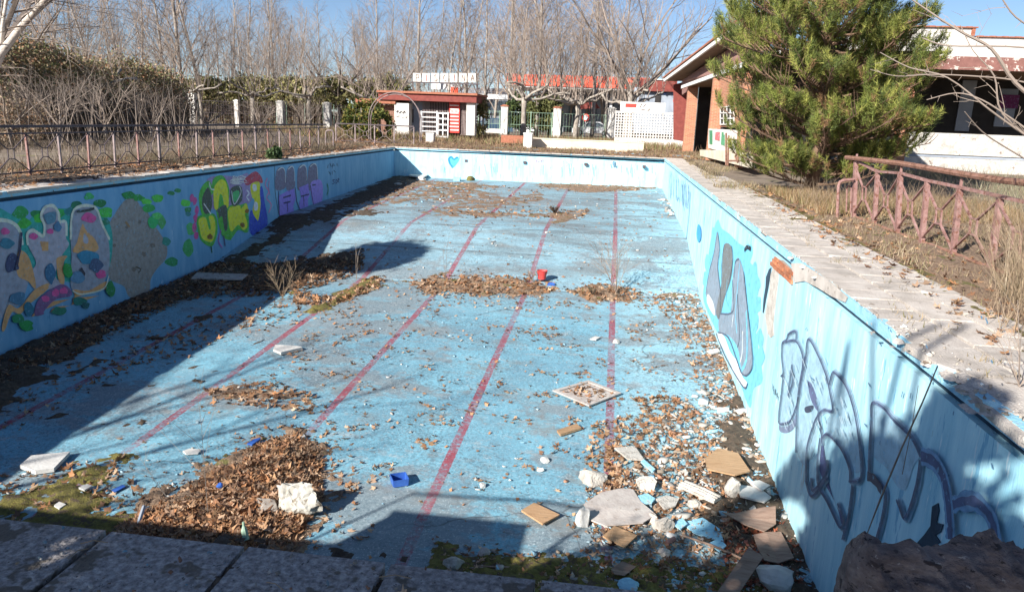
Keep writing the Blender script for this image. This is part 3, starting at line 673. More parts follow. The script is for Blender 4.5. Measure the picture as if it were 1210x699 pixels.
OUT = (z((68, 300), (80, 280), (72, 190), (75, 120), (100, 100), (110, 68), (150, 52), (152, 105)), z((90, 112), (150, 105), (185, 170), (190, 240), (170, 400), (130, 530), (90, 560), (55, 545), (70, 400), (82, 290)),
       z((130, 235), (108, 400)), z((130, 235), (135, 330), (108, 410)), z((152, 720), (160, 450), (190, 250), (205, 190), (222, 95), (270, 170), (320, 290), (345, 400), (357, 490), (310, 485), (280, 520), (295, 620), (300, 680)),
       z((340, 345), (355, 285), (375, 285), (430, 350), (470, 460), (495, 580), (512, 720), (515, 860), (450, 880)), z((300, 640), (330, 620), (400, 690), (450, 800), (455, 880)), z((210, 190), (185, 320)), z((262, 430), (280, 500), (255, 560), (215, 700), (210, 870)),
       z((560, 850), (565, 700), (575, 550), (580, 450), (640, 470), (700, 540), (800, 640), (850, 740)), z((560, 850), (610, 880), (650, 940), (640, 1060), (600, 1210)), z((240, 860), (250, 930), (320, 840), (330, 760)), z((470, 900), (450, 1060), (415, 1200)),
       z((290, 640), (275, 780), (280, 900), (330, 990), (400, 1130), (420, 1090), (390, 1000)), z((850, 760), (830, 900), (770, 1080), (735, 1020), (720, 980)), z((210, 870), (245, 960), (330, 860)))
for q in OUT: g.line(q, .068, (158, 190, 208))
for q in OUT: g.line(q, .042, (128, 154, 178))
for q in OUT: g.line(q, .022, go)
g.line(z((860, 740), (930, 770), (985, 860), (1010, 980), (1020, 1100), (1025, 1200)), .13, (110, 150, 185)); g.line(z((1040, 1010), (1100, 990), (1180, 1000), (1260, 1100), (1280, 1250)), .12, (110, 150, 185)); g.line(z((860, 740), (930, 770), (985, 860), (1010, 980), (1020, 1100), (1025, 1200)), .07, (74, 88, 124)); g.line(z((560, 850), (600, 870), (640, 930)), .08, (70, 70, 85)); g.line(z((1040, 1010), (1100, 990), (1180, 1000), (1260, 1100), (1280, 1250)), .06, (78, 92, 128))
r_ = random.Random(5)
for k in range(46):
    x = r_.choice([r_.uniform(90, 160), r_.uniform(200, 320), r_.uniform(370, 470)]); y = r_.uniform(180, 560) if x < 340 else r_.uniform(340, 620)
    g.line(z((x, y), (x+14, y+42)), .012, gh, False)
g.done()
g = Graf('R', wR, 'thin dark scribbles and drips of spray paint')
scrib(g, 913, 452, 7, 8, 12, (60, 70, 90), .015, 4, 2.2)
r_ = random.Random(8)
for x0, x1, y0, y1, n, w in ((791, 816, 203, 235, 26, .05),):
    for k in range(n):
        x = r_.uniform(x0, x1); y = y0+(x-x0)*.65+r_.uniform(-3, 5); g.line([(x, y), (x+r_.uniform(-1.5, 1.5), y+r_.uniform(8, 22)), (x+r_.uniform(-1.5, 1.5), y+r_.uniform(22, 34))], w, r_.choice([(120, 165, 200), (95, 130, 165), (150, 180, 205)]))
g.line([(816, 226), (815, 250), (811, 287)], .10, (95, 120, 150)); g.line([(834, 247), (832, 266)], .05, (120, 150, 175))
g.fill([(826, 265), (829, 270), (829, 282), (826, 286), (824, 276)], (70, 160, 225))
for k in range(26): x = r_.uniform(930, 1180); y = r_.uniform(360, 600); g.line([(x, y), (x+r_.uniform(-2, 3), y+r_.uniform(2, 7))], .015, (90, 130, 160))
g.done()
# far wall: heart, rust marks
g = Graf('F', wF, 'small blue painted heart')
z = lambda *p: zs(380, 150, 4.99, p)
g.fill(z((750, 185), (765, 175), (780, 190), (795, 178), (812, 188), (800, 215), (772, 243), (758, 220)), (85, 175, 220)); g.line(z((775, 242), (757, 215), (751, 188), (765, 177), (780, 192), (795, 182), (806, 182)), .09, (35, 130, 200)); g.done()
g = Graf('F', wF, 'faint grey scribble and stains')
scrib(g, 722, 190, 5, 8, 9, (110, 150, 175), .05, 5); scrib(g, 633, 188, 4, 10, 5, (170, 160, 185), .05, 6)
r_ = random.Random(3)
for k in range(22): x = r_.uniform(500, 780); g.line([(x, 193+r_.uniform(0, 5)), (x+r_.uniform(-2, 2), 203+r_.uniform(0, 6))], .035, (140, 185, 205))
g.done()
for x, y in ((551, 190), (620, 192), (692, 194), (761, 197), (483, 188)):
    p = ony(x, y, YF+.1); MB().box(p.x-.07, p.y-.03, p.z-.06, p.x+.07, p.y+.3, p.z+.06).build('drain_grate', 'darkmetal', parent=wF)

# right wall damage: exposed bricks, fallen plaster strip, crack
z = lambda *p: zs(860, 230, 3.495, p)
dmg = [onx(x, y, XR) for x, y in z((185, 262), (232, 272), (272, 312), (270, 372), (215, 318), (188, 290))]
MB().prism([(p.x-.003, p.y, p.z) for p in dmg], (-.006, 0, 0)).build('mortar_bed', 'mortar', parent=wR)
by0, by1 = min(p.y for p in dmg), max(p.y for p in dmg); bz0, bz1 = min(p.z for p in dmg), max(p.z for p in dmg)
zz = bz0; row = 0
while zz < bz1:
    yy = by0-(row % 2)*.12
    while yy < by1:
        cyy, czz = yy+.11, zz+.028
        if inpoly([(p.y, p.z) for p in dmg], np.array([cyy]), np.array([czz]))[0]:
            a = rnd.uniform(.008, .03)
            MB().box(XR-a-.008, yy+.006, zz+.004, XR-.004, yy+.215, zz+.05).build('brick', 'brick', parent=wR)
        yy += .23
    zz += .057; row += 1
tn = [onx(x, y, XR) for x, y in ((936, 311), (948, 311), (966, 322), (985, 335), (1003, 351), (1000, 357), (984, 350), (968, 340), (952, 332), (940, 334))]
MB().prism([(p.x-.006, p.y, p.z) for p in tn], (-.010, 0, 0)).build('bare_render_strip', 'concrete', parent=wR)
st = [onx(x, y, XR) for x, y in z((188, 300), (212, 330), (205, 400), (190, 530), (192, 580), (178, 592), (165, 570), (155, 500), (172, 400), (178, 330))]
MB().prism([(p.x-.002, p.y, p.z) for p in st], (-.004, 0, 0)).build('bare_render_strip', 'plaster', parent=wR)
cr = [onx(x, y, XR) for x, y in z((182, 300), (176, 340), (168, 390), (160, 430), (150, 488), (146, 486), (150, 430), (158, 380), (160, 340), (172, 308))]
MB().prism([(p.x-.0065, p.y, p.z) for p in cr], (-.003, 0, 0)).build('crack', 'groove', parent=wR)
# rubble cavity low on the near right wall
hl = [onx(x, y, XR) for x, y in ((1103, 598), (1110, 594), (1111, 603), (1108, 617), (1116, 619), (1113, 628), (1107, 632), (1113, 640), (1099, 648), (1097, 655), (1082, 652), (1085, 641), (1094, 631), (1101, 621))]
MB().prism([(p.x-.004, p.y, p.z) for p in hl], (-.006, 0, 0)).build('dark_cavity', 'groove', parent=wR)

# ================================================================ background
def fb(mb, x0, y0, x1, y1, Y, d, m=0, pr=0.):
    """box whose front face covers a picture rectangle on the real plane y = Y, depth d"""
    xm, ym = (x0+x1)/2, (y0+y1)/2
    X0 = ony(x0, ym, Y).x; X1 = ony(x1, ym, Y).x; Z1 = ony(xm, y0, Y).z; Z0 = ony(xm, y1, Y).z
    mb.box(X0, Y-pr, Z0, X1, Y+d, Z1, m); return mb
M['brickwork'] = None
def brickmat():
    m = bpy.data.materials.new('brickwork'); m.use_nodes = True; n = m.node_tree.nodes; l = m.node_tree.links; b = n['Principled BSDF']
    tc = n.new('ShaderNodeTexCoord'); s = n.new('ShaderNodeSeparateXYZ'); l.new(tc.outputs['Object'], s.inputs[0])
    a = n.new('ShaderNodeMath'); l.new(s.outputs[0], a.inputs[0]); l.new(s.outputs[1], a.inputs[1])
    c = n.new('ShaderNodeCombineXYZ'); l.new(a.outputs[0], c.inputs[0]); l.new(s.outputs[2], c.inputs[1])
    t = n.new('ShaderNodeTexBrick'); t.inputs['Scale'].default_value = 1; t.inputs['Brick Width'].default_value = .24; t.inputs['Row Height'].default_value = .065; t.inputs['Mortar Size'].default_value = .008
    t.inputs['Color1'].default_value = (.50, .20, .10, 1); t.inputs['Color2'].default_value = (.38, .13, .07, 1); t.inputs['Mortar'].default_value = (.40, .30, .22, 1)
    l.new(c.outputs[0], t.inputs[0]); l.new(t.outputs[0], b.inputs['Base Color']); b.inputs['Roughness'].default_value = .9
    bp = n.new('ShaderNodeBump'); bp.inputs['Strength'].default_value = .4; bp.inputs['Distance'].default_value = .01; bp.invert = True; l.new(t.outputs['Fac'], bp.inputs['Height']); l.new(bp.outputs[0], b.inputs['Normal'])
    return m
M['brickwork'] = brickmat()
M['peelmaroon'] = mat('peeling_maroon_paint', [(.16, .07, .06), (.26, .12, .10)], 4, .85, .2, spots=((.55, .47, .42), 3.6, .57))
M['render'] = mat('cream_render', [(.52, .44, .33), (.66, .58, .46), (.72, .66, .56)], 1.6, .9, .2, spots=((.36, .27, .18), 3, .68))
M['whiterender'] = mat('dirty_white_render', [(.44, .41, .38), (.64, .61, .57), (.72, .70, .66)], 2.2, .9, .25, spots=((.30, .24, .22), 5, .66))
M['soffit'] = mat('timber_soffit', [(.16, .10, .06), (.24, .16, .10)], 3, .9, .1)
M['greybldg'] = mat('grey_blue_cladding', [(.22, .25, .30), (.36, .40, .46)], .8, .7, .05)
M['hedgecore'] = mat('hedge_shade', [(.03, .025, .018), (.06, .05, .03)], 3, 1, 0)

# ---- the entrance kiosk
KY = 50.
k0 = thing('entrance_kiosk', 'white entrance kiosk with a maroon canopy roof and barred gate', 'kiosk', (ony(505, 150, KY).x, KY, 0))
fb(MB(), 466, 122, 483, 163, KY, 3).build('wall', 'whiterender', parent=k0)
fb(MB(), 483.2, 119, 499, 163, KY+.9, 2.2).build('wall', 'greybldg', parent=k0)
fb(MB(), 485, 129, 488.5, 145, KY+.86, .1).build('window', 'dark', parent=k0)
fb(MB(), 551, 119, 561, 160, KY, .6).build('column', 'whiterender', parent=k0)
m = MB(); fb(m, 445, 108.5, 564, 111, KY-.4, 4.2, 0); fb(m, 447, 111.2, 563, 119.5, KY-.25, 3.6, 1); ro = m.build('roof', ['rooftile', 'redroof'], parent=k0)
fb(MB(), 420, 117, 467, 122, KY-.1, 3.5).build('side_roof', 'rooftile', parent=k0)
fb(MB(), 450, 124, 466, 160, KY+.6, .2).build('door', 'rust', parent=k0)
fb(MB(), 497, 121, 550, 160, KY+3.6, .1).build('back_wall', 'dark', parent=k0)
m = MB()
for i in range(17): fb(m, 499.5+i*1.9, 121, 500.2+i*1.9, 161, KY+.6, .03)
m.build('bar_grille', 'palemetal', parent=k0)
gt = m = MB()
for y in (132, 138, 143.5, 149, 154.5, 160.5): fb(m, 497, y, 516, y+1.1, KY+.35, .05)
for x in (497, 515.5): fb(m, x, 131, x+1.1, 162, KY+.33, .06)
g1 = m.build('gate', 'whitemetal', parent=k0)
m = MB()
for y in (133, 139.5, 146.5, 153, 160.8): fb(m, 517, y, 529, y+1.6, KY+.3, .05)
for x in (516.8, 522.6, 528.6): fb(m, x, 132.5, x+1.2, 163.5, KY+.28, .06)
m.build('gate', 'whitemetal', parent=k0)
m = MB()
for i in range(5): fb(m, 544+i*1.6, 121, 544.8+i*1.6, 160, KY+.55, .03)
m.build('bar_grille', 'palemetal', parent=k0)
m = MB(); fb(m, 530.5, 120, 543, 157, KY+.4, .03, 0)
for i, yy in enumerate((124, 128.5, 133, 137, 141, 145, 149, 153)): fb(m, 531.5+(i % 2)*.7, yy, 542, yy+1.3, KY+.4, .01, 1, .02)
for i in range(7): fb(m, 532+i*1.6, 130.3, 532.9+i*1.6, 132.6, KY+.4, .01, 1, .025)
bn = m.build('banner', ['red', 'whitepaint'], loc=(ony(537, 140, KY).x, KY+.4, 0)); tag(bn, 'tall red banner with white lettering rows hanging in the kiosk gateway', 'banner')
# scribble on the kiosk wall
m = MB(); r_ = random.Random(2)
def strk(m, pts, Y, w, mi=0):
    for a, b in zip(pts, pts[1:]):
        A = ony(*a, Y); B = ony(*b, Y); m.beam(A, B, .01, w, mi, up=(0, 1, 0))
strk(m, [(467, 130), (469, 133), (470, 130), (472, 134), (474, 131), (476, 134), (478, 131), (479, 134)], KY-.012, .10)
strk(m, [(468, 138), (472, 137), (475, 139), (479, 138), (480, 140), (481, 137)], KY-.012, .05)
m.build('graffiti', 'darkmetal', parent=k0, label='black scribble')
# sign board of seven letter panels
sg = thing('pool_sign', 'white sign of seven letter panels reading PISCINA above the kiosk', 'sign', (ony(525, 98, KY).x, KY-.1, 0))
def glyph(ch):
    G = {'P': [[(.2, 0), (.2, 1), (.7, 1), (.8, .75), (.7, .5), (.2, .5)]], 'I': [[(.5, 0), (.5, 1)]], 'S': [[(.8, .9), (.5, 1), (.2, .8), (.5, .5), (.8, .25), (.5, 0), (.2, .1)]],
         'C': [[(.8, .85), (.5, 1), (.2, .7), (.2, .3), (.5, 0), (.8, .15)]], 'N': [[(.2, 0), (.2, 1), (.8, 0), (.8, 1)]], 'A': [[(.15, 0), (.5, 1), (.85, 0)], [(.3, .4), (.7, .4)]],
         'O': [[(.5, 0), (.2, .3), (.2, .7), (.5, 1), (.8, .7), (.8, .3), (.5, 0)]]}
    return G.get(ch, [])
for i, ch in enumerate("PISCINA"):
    x0 = 488+i*10.85; pn = fb(MB(), x0, 86.5+.4*i*0, x0+9.0, 97.3, KY-.1, .12).build('letter_panel', 'whiterender', parent=sg)
    A = ony(x0+2.2, 95.8, KY-.115); B = ony(x0+8, 88.2, KY-.115); m = MB()
    for st_ in glyph(ch):
        for a, b in zip(st_, st_[1:]): m.beam((A.x+a[0]*(B.x-A.x), KY-.112, A.z+a[1]*(B.z-A.z)), (A.x+b[0]*(B.x-A.x), KY-.112, A.z+b[1]*(B.z-A.z)), .02, .06, 0, up=(0, 1, 0))
    m.build('letter', 'red' if i in (1, 4) else 'oldply', parent=pn)
fb(MB(), 486, 97.7, 566, 99, KY-.1, .1).build('sign_rail', 'darkmetal', parent=sg)
for x in (487, 506, 546, 563): fb(MB(), x, 98.9, x+1.1, 107, KY, .06).build('sign_post', 'darkmetal', parent=sg)
# the stuff behind the kiosk
fs = thing('roadside_price_tower', 'white and red roadside tower showing between sign board and kiosk roof', 'sign', (ony(535, 105, 80).x, 80, 0))
m = MB(); fb(m, 510, 98, 543, 106, 80, .5, 0); fb(m, 531, 106.2, 542, 150, 80, .5, 0); m.build('tower', ['whitemetal'], parent=fs)
fb(MB(), 532.5, 103, 541, 110, 79.9, .1).build('red_panel', 'orange', parent=fs)
# arch hoop
ar = thing('garden_arch', 'thin white metal hoop arch standing left of the kiosk', 'arch', (ony(465, 168, 43).x, 43, 0))
for dy, k in ((0, 0), (.35, 1)):
    P = []
    a0 = ony(436, 165, 43); a1 = ony(496, 168, 43); top = ony(465, 109+k*2, 43).z
    cx = (a0.x+a1.x)/2; r = (a1.x-a0.x)/2
    for i in range(25):
        t = PI*i/24; P.append((cx-math.cos(t)*r, 43+dy, max(0, top-r)+math.sin(t)*r))
    P = [(a0.x, 43+dy, 0)]+P+[(a1.x, 43+dy, 0)]
    MB().tube(P, .028, 5).build('hoop', 'palemetal', parent=ar)
m = MB()
for t in range(2, 23, 4): a = PI*t/24; q = (cx-math.cos(a)*r, top-r+math.sin(a)*r); m.beam((q[0], 43, q[1]), (q[0], 43.35, q[1]), .02, .02)
m.build('rungs', 'palemetal', parent=ar)
# white cube posts
for x0, y0, x1, y1, Y, lb in ((503, 157, 512, 169, 43, 'low white square bollard between the arch and the kiosk gate'), (618, 157, 628, 177, 41, 'low white square block at the left end of the cream bench wall')):
    p = ony((x0+x1)/2, y1, Y); w = ony(x1, y1, Y).x-ony(x0, y1, Y).x; zt = ony((x0+x1)/2, y0, Y).z
    t = thing('concrete_block', lb, 'block', (p.x, Y, 0))
    MB().box(p.x-w/2, Y, 0, p.x+w/2, Y+w, zt-.06).build('body', 'whiterender', parent=t); MB().box(p.x-w/2-.02, Y-.02, zt-.06, p.x+w/2+.02, Y+w+.02, zt).build('cap', 'whitepaint', parent=t)
# cream bench wall
t = thing('bench_wall', 'long low cream rendered bench wall behind the far pool edge', 'wall', (ony(690, 175, 42).x, 42, 0))
a = ony(629, 177, 42); b = ony(760, 181, 42); zt = ony(690, 165.3, 42).z
MB().box(a.x, 42, -.05, b.x, 42.5, zt-.05).build('wall', 'render', parent=t); MB().box(a.x-.02, 41.97, zt-.05, b.x+.02, 42.53, zt).build('coping_cap', 'render', parent=t)
t = thing('low_brick_kerb', 'short pinkish brick kerb left of the white block', 'kerb', (ony(605, 166, 44).x, 44, 0)); fb(MB(), 592, 160, 618, 169, 44, .4).build('wall', 'rooftile', parent=t)
m = MB(); m.box(ony(560, 175, 39.3).x, 38.9, -.04, ony(815, 180, 39.3).x, 39.7, .03, 0); t = m.build('blue_footbath', 'band', loc=(0, 39, 0)); tag(t, 'shallow pale blue footbath strip behind the far pool edge', 'footbath')
# low white kerbs in front of the kiosk and along the fence
t = fb(MB(), 565, 152, 596, 157, 58, .3).build('fence_kerb', 'whiterender', loc=(ony(580, 155, 58).x, 58, 0)); tag(t, 'low white kerb between kiosk column and first fence pillar', 'kerb')

# ---- perimeter fence with white pillars
FY = 62.
pts_ = [(228, 110, 148, 8, 'white pillar with a broken cap far left behind thick brush'), (280, 118, 148, 5, 'slim white fence pillar between the two thicker left ones'), (331, 119, 148, 8, 'white fence pillar standing clear above the left railing'), (386, 121, 152, 8, 'white fence pillar at the end of the left railing'),
        (595, 124, 158, 8, 'white fence pillar with red cap right of the kiosk'), (657, 126, 160, 9, 'stained white fence pillar behind the cream bench wall'), (721, 127, 161, 9, 'white fence pillar at the left end of the lattice wall')]
for i, (x, y0, y1, w, lb) in enumerate(pts_):
    Y = FY; p = ony(x, y1+4, Y); zt = ony(x, y0, Y).z; hw = w/2*Y/880*.97
    t = thing('fence_pillar', lb, 'pillar', (p.x, Y, 0), 'white fence pillars')
    MB().box(p.x-hw, Y, -.05, p.x+hw, Y+2*hw, zt-.12).build('shaft', 'whiterender', parent=t)
    m = MB(); m.box(p.x-hw-.05, Y-.05, zt-.12, p.x+hw+.05, Y+2*hw+.05, zt-.04); m.box(p.x-hw*.7, Y+hw*.3, zt-.04, p.x+hw*.7, Y+hw*1.7, zt+.03)
    m.build('cap', 'rooftile' if i in (4, 5) else 'whiterender', parent=t)
def wirefence(xa, xb, lb, col):
    A = ony(xa, 150, FY).x; B = ony(xb, 150, FY).x; za = .1; zb = 2.05
    t = thing('wire_fence', lb, 'fence', ((A+B)/2, FY+.3, 0), 'wire fence bays')
    m = MB(); n = int((B-A)/.22)
    for i in range(n+1): x = A+(B-A)*i/n; m.box(x-.006, FY+.3, za, x+.006, FY+.32, zb)
    for z_ in (za, 1.05, zb): m.box(A, FY+.29, z_-.012, B, FY+.33, z_+.012)
    m.build('wire_mesh', col, parent=t)
    for x in (A+.1, (A+B)/2, B-.1): MB().box(x-.03, FY+.27, 0, x+.03, FY+.35, zb+.08).build('post', 'greenpost', parent=t)
M['greenpost'] = mat('pale_green_metal', [(.20, .34, .24), (.35, .46, .36)], 4, .7, .05)
wirefence(232, 327, 'wire fence bay far left between broken and slim pillars', 'darkmetal'); wirefence(336, 382, 'wire fence bay between the two pillars over the left railing', 'darkmetal')
wirefence(392, 440, 'wire fence bay behind the green bush', 'darkmetal'); wirefence(563, 591, 'wire fence bay right beside the kiosk column', 'greenpost')
wirefence(600, 653, 'wire fence bay behind the gnarled tree', 'greenpost'); wirefence(662, 716, 'wire fence bay with a round red sign behind it', 'greenpost')

# ---- lattice block wall
LY = 52.
def lattice(xa, xb, ya, yb, Y, lb):
    ym = (ya+yb)/2; A = ony(xa, ym, Y).x; B = ony(xb, ym, Y).x; zt = ony((xa+xb)/2, ya, Y).z; zb = ony((xa+xb)/2, yb, Y).z; P = .183
    t = thing('lattice_wall', lb, 'wall', ((A+B)/2, Y, 0)); m = MB(); n = int((B-A)/P); q = int((zt-zb)/P)
    for i in range(n+1): x = A+i*P; m.box(x-.032, Y, zb, x+.032, Y+.12, zb+q*P)
    for j in range(q+1):
        z_ = zb+j*P
        for i in range(n): m.box(A+i*P+.032, Y+.002, z_-.032, A+(i+1)*P-.032, Y+.118, z_+.032)
    m.build('screen_blocks', 'whiterender', parent=t)
    MB().box(A-.03, Y-.02, zb+q*P+.033, A+n*P+.03, Y+.14, zb+q*P+.1).build('coping_cap', 'whiterender', parent=t)
    if zb > .05: MB().box(A, Y+.01, -.1, A+n*P, Y+.11, zb-.034).build('base', 'whiterender', parent=t)
lattice(727, 811, 133.5, 164, LY, 'white openwork block wall left of the first brick column')
lattice(819, 836, 146, 167, 48., 'short openwork block wall between the two brick columns')
# white notice board
nb = thing('notice_board', 'long white notice board with a red block standing over the lattice wall', 'sign', (ony(758, 128, 53).x, 53, 0))
fb(MB(), 733, 121, 786, 133, 53, .08).build('board', 'whitepaint', parent=nb)
m = MB(); fb(m, 739, 122.5, 752, 127, 53, .02, 0, .015); m.build('red_block', 'red', parent=nb)
m = MB(); strk(m, [(754, 123), (756, 127), (758, 122), (760, 126), (763, 123), (766, 128)], 52.98, .09); strk(m, [(756, 130), (762, 129), (765, 131), (768, 128)], 52.98, .08); m.build('scribble', 'oldply', parent=nb)
m = MB(); strk(m, [(729, 128), (728, 131), (731, 132), (732, 129), (730, 127)], 52.9, .12); tag(m.build('tyre_disc', 'darkmetal', loc=(ony(730, 130, 52.9).x, 52.9, 0)), 'small black ring hanging at the left end of the lattice wall', 'ring')

# ---- petrol station far behind
ps = thing('petrol_station', 'petrol station with a long orange-red canopy behind the bare trees', 'building', (ony(680, 150, 95).x, 95, 0))
fb(MB(), 598, 89.5, 768, 103, 95, 14).build('canopy', 'orange', parent=ps); fb(MB(), 600, 103.2, 768, 105, 95.2, 13.8).build('canopy_edge', 'whitemetal', parent=ps)
for i in range(5): x = 612+i*36; fb(MB(), x, 105.2, x+3, 155, 98, .5).build('column', 'whitemetal', parent=ps)
fb(MB(), 640, 108, 800, 156, 108, 6).build('shop_wall', 'greybldg', parent=ps)
for i in range(7): x = 652+i*20; fb(MB(), x, 116, x+13, 138, 107.9, .08).build('window', 'glass', parent=ps)
bl = thing('warehouse', 'pale blue-grey roofed building glimpsed right of the kiosk roof', 'building', (ony(590, 130, 110).x, 110, 0))
m = MB(); fb(m, 540, 104, 602, 156, 110, 20, 0); m.build('wall', 'greybldg', parent=bl)
fb(MB(), 563, 111.5, 600, 117, 90, 3).build('canopy', 'whitemetal', parent=bl); fb(MB(), 566, 119, 600, 134, 109.5, .3).build('window', 'glass', parent=bl)
rb = thing('maroon_building', 'low building with a maroon fascia and blue wall scrawl left of the brick portico', 'building', (ony(778, 120, 70).x, 70, 0))
fb(MB(), 748, 104, 800, 158, 70, 6).build('wall', 'greybldg', parent=rb); fb(MB(), 757, 95, 800, 108, 69.5, 7).build('fascia', 'redroof', parent=rb); fb(MB(), 775, 93.6, 800, 94.9, 69.4, 7).build('roof_edge', 'whitemetal', parent=rb)
fb(MB(), 774, 112, 781, 121, 69.95, .1).build('window', 'dark', parent=rb)
m = MB()
strk(m, [(768, 110), (774, 106), (776, 111), (782, 108), (786, 112), (790, 107), (795, 111)], 69.9, .35); m.build('graffiti', paint((70, 100, 170)), parent=rb)
oc = MB()
for i in range(7):
    a = ony(797+i*.7, 105, 52+i*.1); b = ony(800-i*.5+(i % 3)*3, 133-(i % 3)*6, 52+i*.1); oc.tube([a, (a+b)/2+Vector((rnd.uniform(-.1, .1), 0, 0)), b], [.1, .14, .06], 5)
tag(oc.build('hanging_cloth', 'orange', loc=(ony(800, 120, 52).x, 52, 0)), 'crumpled orange-red cloth hanging beside the first brick column', 'cloth')
# road sign and red awning by the fence
rs = thing('round_road_sign', 'small round red and white road sign beyond the fence', 'sign', (ony(692, 150, 70).x, 70, 0)); p = ony(692, 139, 70)
def disc(mb, c, r, dy, m=0, n=16): mb.prism([(c.x+math.cos(2*PI*i/n)*r, c.y, c.z+math.sin(2*PI*i/n)*r) for i in range(n)], (0, dy, 0), m)
m = MB(); disc(m, p, .34, .03, 0); q = p.copy(); q.y -= .012; disc(m, q, .22, .008, 1); m.build('disc', ['red', 'whitemetal'], parent=rs); MB().box(p.x-.03, 70.04, 0, p.x+.03, 70.09, p.z+.2).build('pole', 'whitemetal', parent=rs)
ra = thing('red_awning', 'small dull red awning on a thin pole beyond the fence', 'awning', (ony(692, 130, 75).x, 75, 0)); MB().prism([ony(x, y, 75) for x, y in ((683, 129), (689, 121), (704, 121), (709, 128))], (0, 1.5, 0)).build('canopy', 'redroof', parent=ra); fb(MB(), 684, 129, 685.2, 150, 75.3, .08).build('pole', 'whitemetal', parent=ra)
# parked cars behind the fence
def car(lb, px, py, Y, L, H, colr, rz=0):
    p = ony(px, py, Y); t = thing('parked_car', lb, 'car', (p.x, Y, 0), 'cars parked behind the fence')
    x0 = p.x-L/2; x1 = p.x+L/2; W_ = 1.7
    prof = [(x0, .3), (x0+.02, .75), (x0+.35, .88), (x0+1.0, .95), (x0+1.55, H-.08), (x0+2.2, H), (x1-1.3, H-.03), (x1-.55, 1.0), (x1-.05, .9), (x1, .35)]
    MB().prism([(a, Y, b) for a, b in prof], (0, W_, 0)).build('body', colr, parent=t)
    MB().prism([(a, Y-.01, b) for a, b in ((x0+1.15, .97), (x0+1.62, H-.14), (x0+2.3, H-.09), (x0+2.3, .97))], (0, .02, 0)).build('window', 'glass', parent=t)
    MB().prism([(a, Y-.01, b) for a, b in ((x0+2.4, .97), (x0+2.4, H-.09), (x1-1.35, H-.12), (x1-.75, .99))], (0, .02, 0)).build('window', 'glass', parent=t)
    for wx in (x0+.8, x1-.8):
        w = MB(); disc(w, Vector((wx, Y-.03, .31)), .31, .2, 0); wh = w.build('wheel', 'tyre', parent=t); w = MB(); disc(w, Vector((wx, Y-.045, .31)), .18, .015, 0, 10); w.build('rim', 'whitemetal', parent=wh)
M['carblue'] = mat('dark_blue_car_paint', [(.03, .06, .10), (.05, .09, .15)], 1, .25, 0); M['carwhite'] = mat('white_car_paint', [(.6, .6, .62), (.7, .7, .72)], 1, .3, 0)
car('dark blue car parked right behind the kiosk column', 579, 145, 68, 4.2, 1.5, 'carblue'); car('white car glimpsed behind the gnarled tree and wire fence', 640, 150, 78, 4.4, 1.5, 'carwhite'); car('white car parked behind the round red sign', 700, 150, 80, 4.2, 1.5, 'carwhite')

# ---- brick portico wing
pw = thing('brick_portico', 'brick columned portico wing with a raised timber eave beside the pine', 'building', (4.4, 38, 0))
def quad(pp, d, nm, mt, par=None):
    P = [ony(*q) for q in pp]; return MB().prism(P, d).build(nm, mt, parent=par or pw)
for pa, pb, Y, zt in ((808, 820, 45, 101), (837, 850, 36, 92), (873, 881, 30.4, 84)):
    xa_ = ony(pa, 165, Y).x; xb_ = ony(pb, 165, Y).x; MB().box(xa_, Y, 0, xb_, Y+.5, ony(pa, zt, Y).z).build('column', 'brickwork', parent=pw)
ea, eb = ony(806, 103, 46.5), ony(875, 78, 31); ed_ = eb-ea; ec = ea+ed_*1.35
MB().beam(ea, ec, .12, .17).build('eave_fascia', 'whitepaint', parent=pw)
MB().prism([ea+Vector((.07, 0, .0)), ec+Vector((.07, 0, .0)), ec+Vector((5, 0, .1)), ea+Vector((5, 0, .1))], (0, 0, .06)).build('eave_soffit', 'soffit', parent=pw)
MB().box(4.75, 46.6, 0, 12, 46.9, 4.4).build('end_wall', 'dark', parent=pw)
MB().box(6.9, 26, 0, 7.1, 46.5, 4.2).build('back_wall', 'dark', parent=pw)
quad([(850, 150, 35.8), (873, 150, 31), (873, 84, 31), (850, 93, 35.8)], (.12, .1, 0), 'wall', 'brickwork')
quad([(837, 152, 36.0), (873, 154, 31), (873, 183, 31), (837, 175, 36.0)], (.12, .1, 0), 'parapet', 'whiterender')
quad([(827, 177, 38), (884, 178, 27), (884, 198, 27), (827, 184, 38)], (.25, .1, 0), 'plinth', 'render')
wo = quad([(852, 127, 35.3), (868, 125, 31.9), (868, 147, 31.9), (852, 147, 35.3)], (-.02, -.01, 0), 'window', 'dark')
m = MB()
def wl_(x, y): t_ = (x-852)/16; return ony(x, y, 35.25+(31.85-35.25)*t_)+Vector((-.03, 0, 0))
for k in range(5): x = 852+4*k; m.beam(wl_(x, 127-.12*(x-852)), wl_(x, 147), .05, .05, up=(1, 0, 0))
for y_ in (127, 133.5, 140, 147): m.beam(wl_(852, y_), wl_(868, y_-(2 if y_ == 127 else 0)), .05, .05)
m.build('window_frame', 'whiterender', parent=wo)
quad([(838.5, 154, 35.75), (842, 154.2, 35.2), (842, 171, 35.2), (838.5, 170, 35.75)], (-.012, 0, 0), 'mural_panel', paint((70, 130, 90)))
quad([(846, 156, 34.6), (851, 156, 33.9), (850, 166, 33.9), (845, 165, 34.7)], (-.014, 0, 0), 'mural_panel', paint((190, 100, 100)))
quad([(853, 156, 33.6), (857, 156, 33.1), (856, 172, 33.1), (852, 171, 33.7)], (-.012, 0, 0), 'mural_panel', paint((80, 140, 100)))
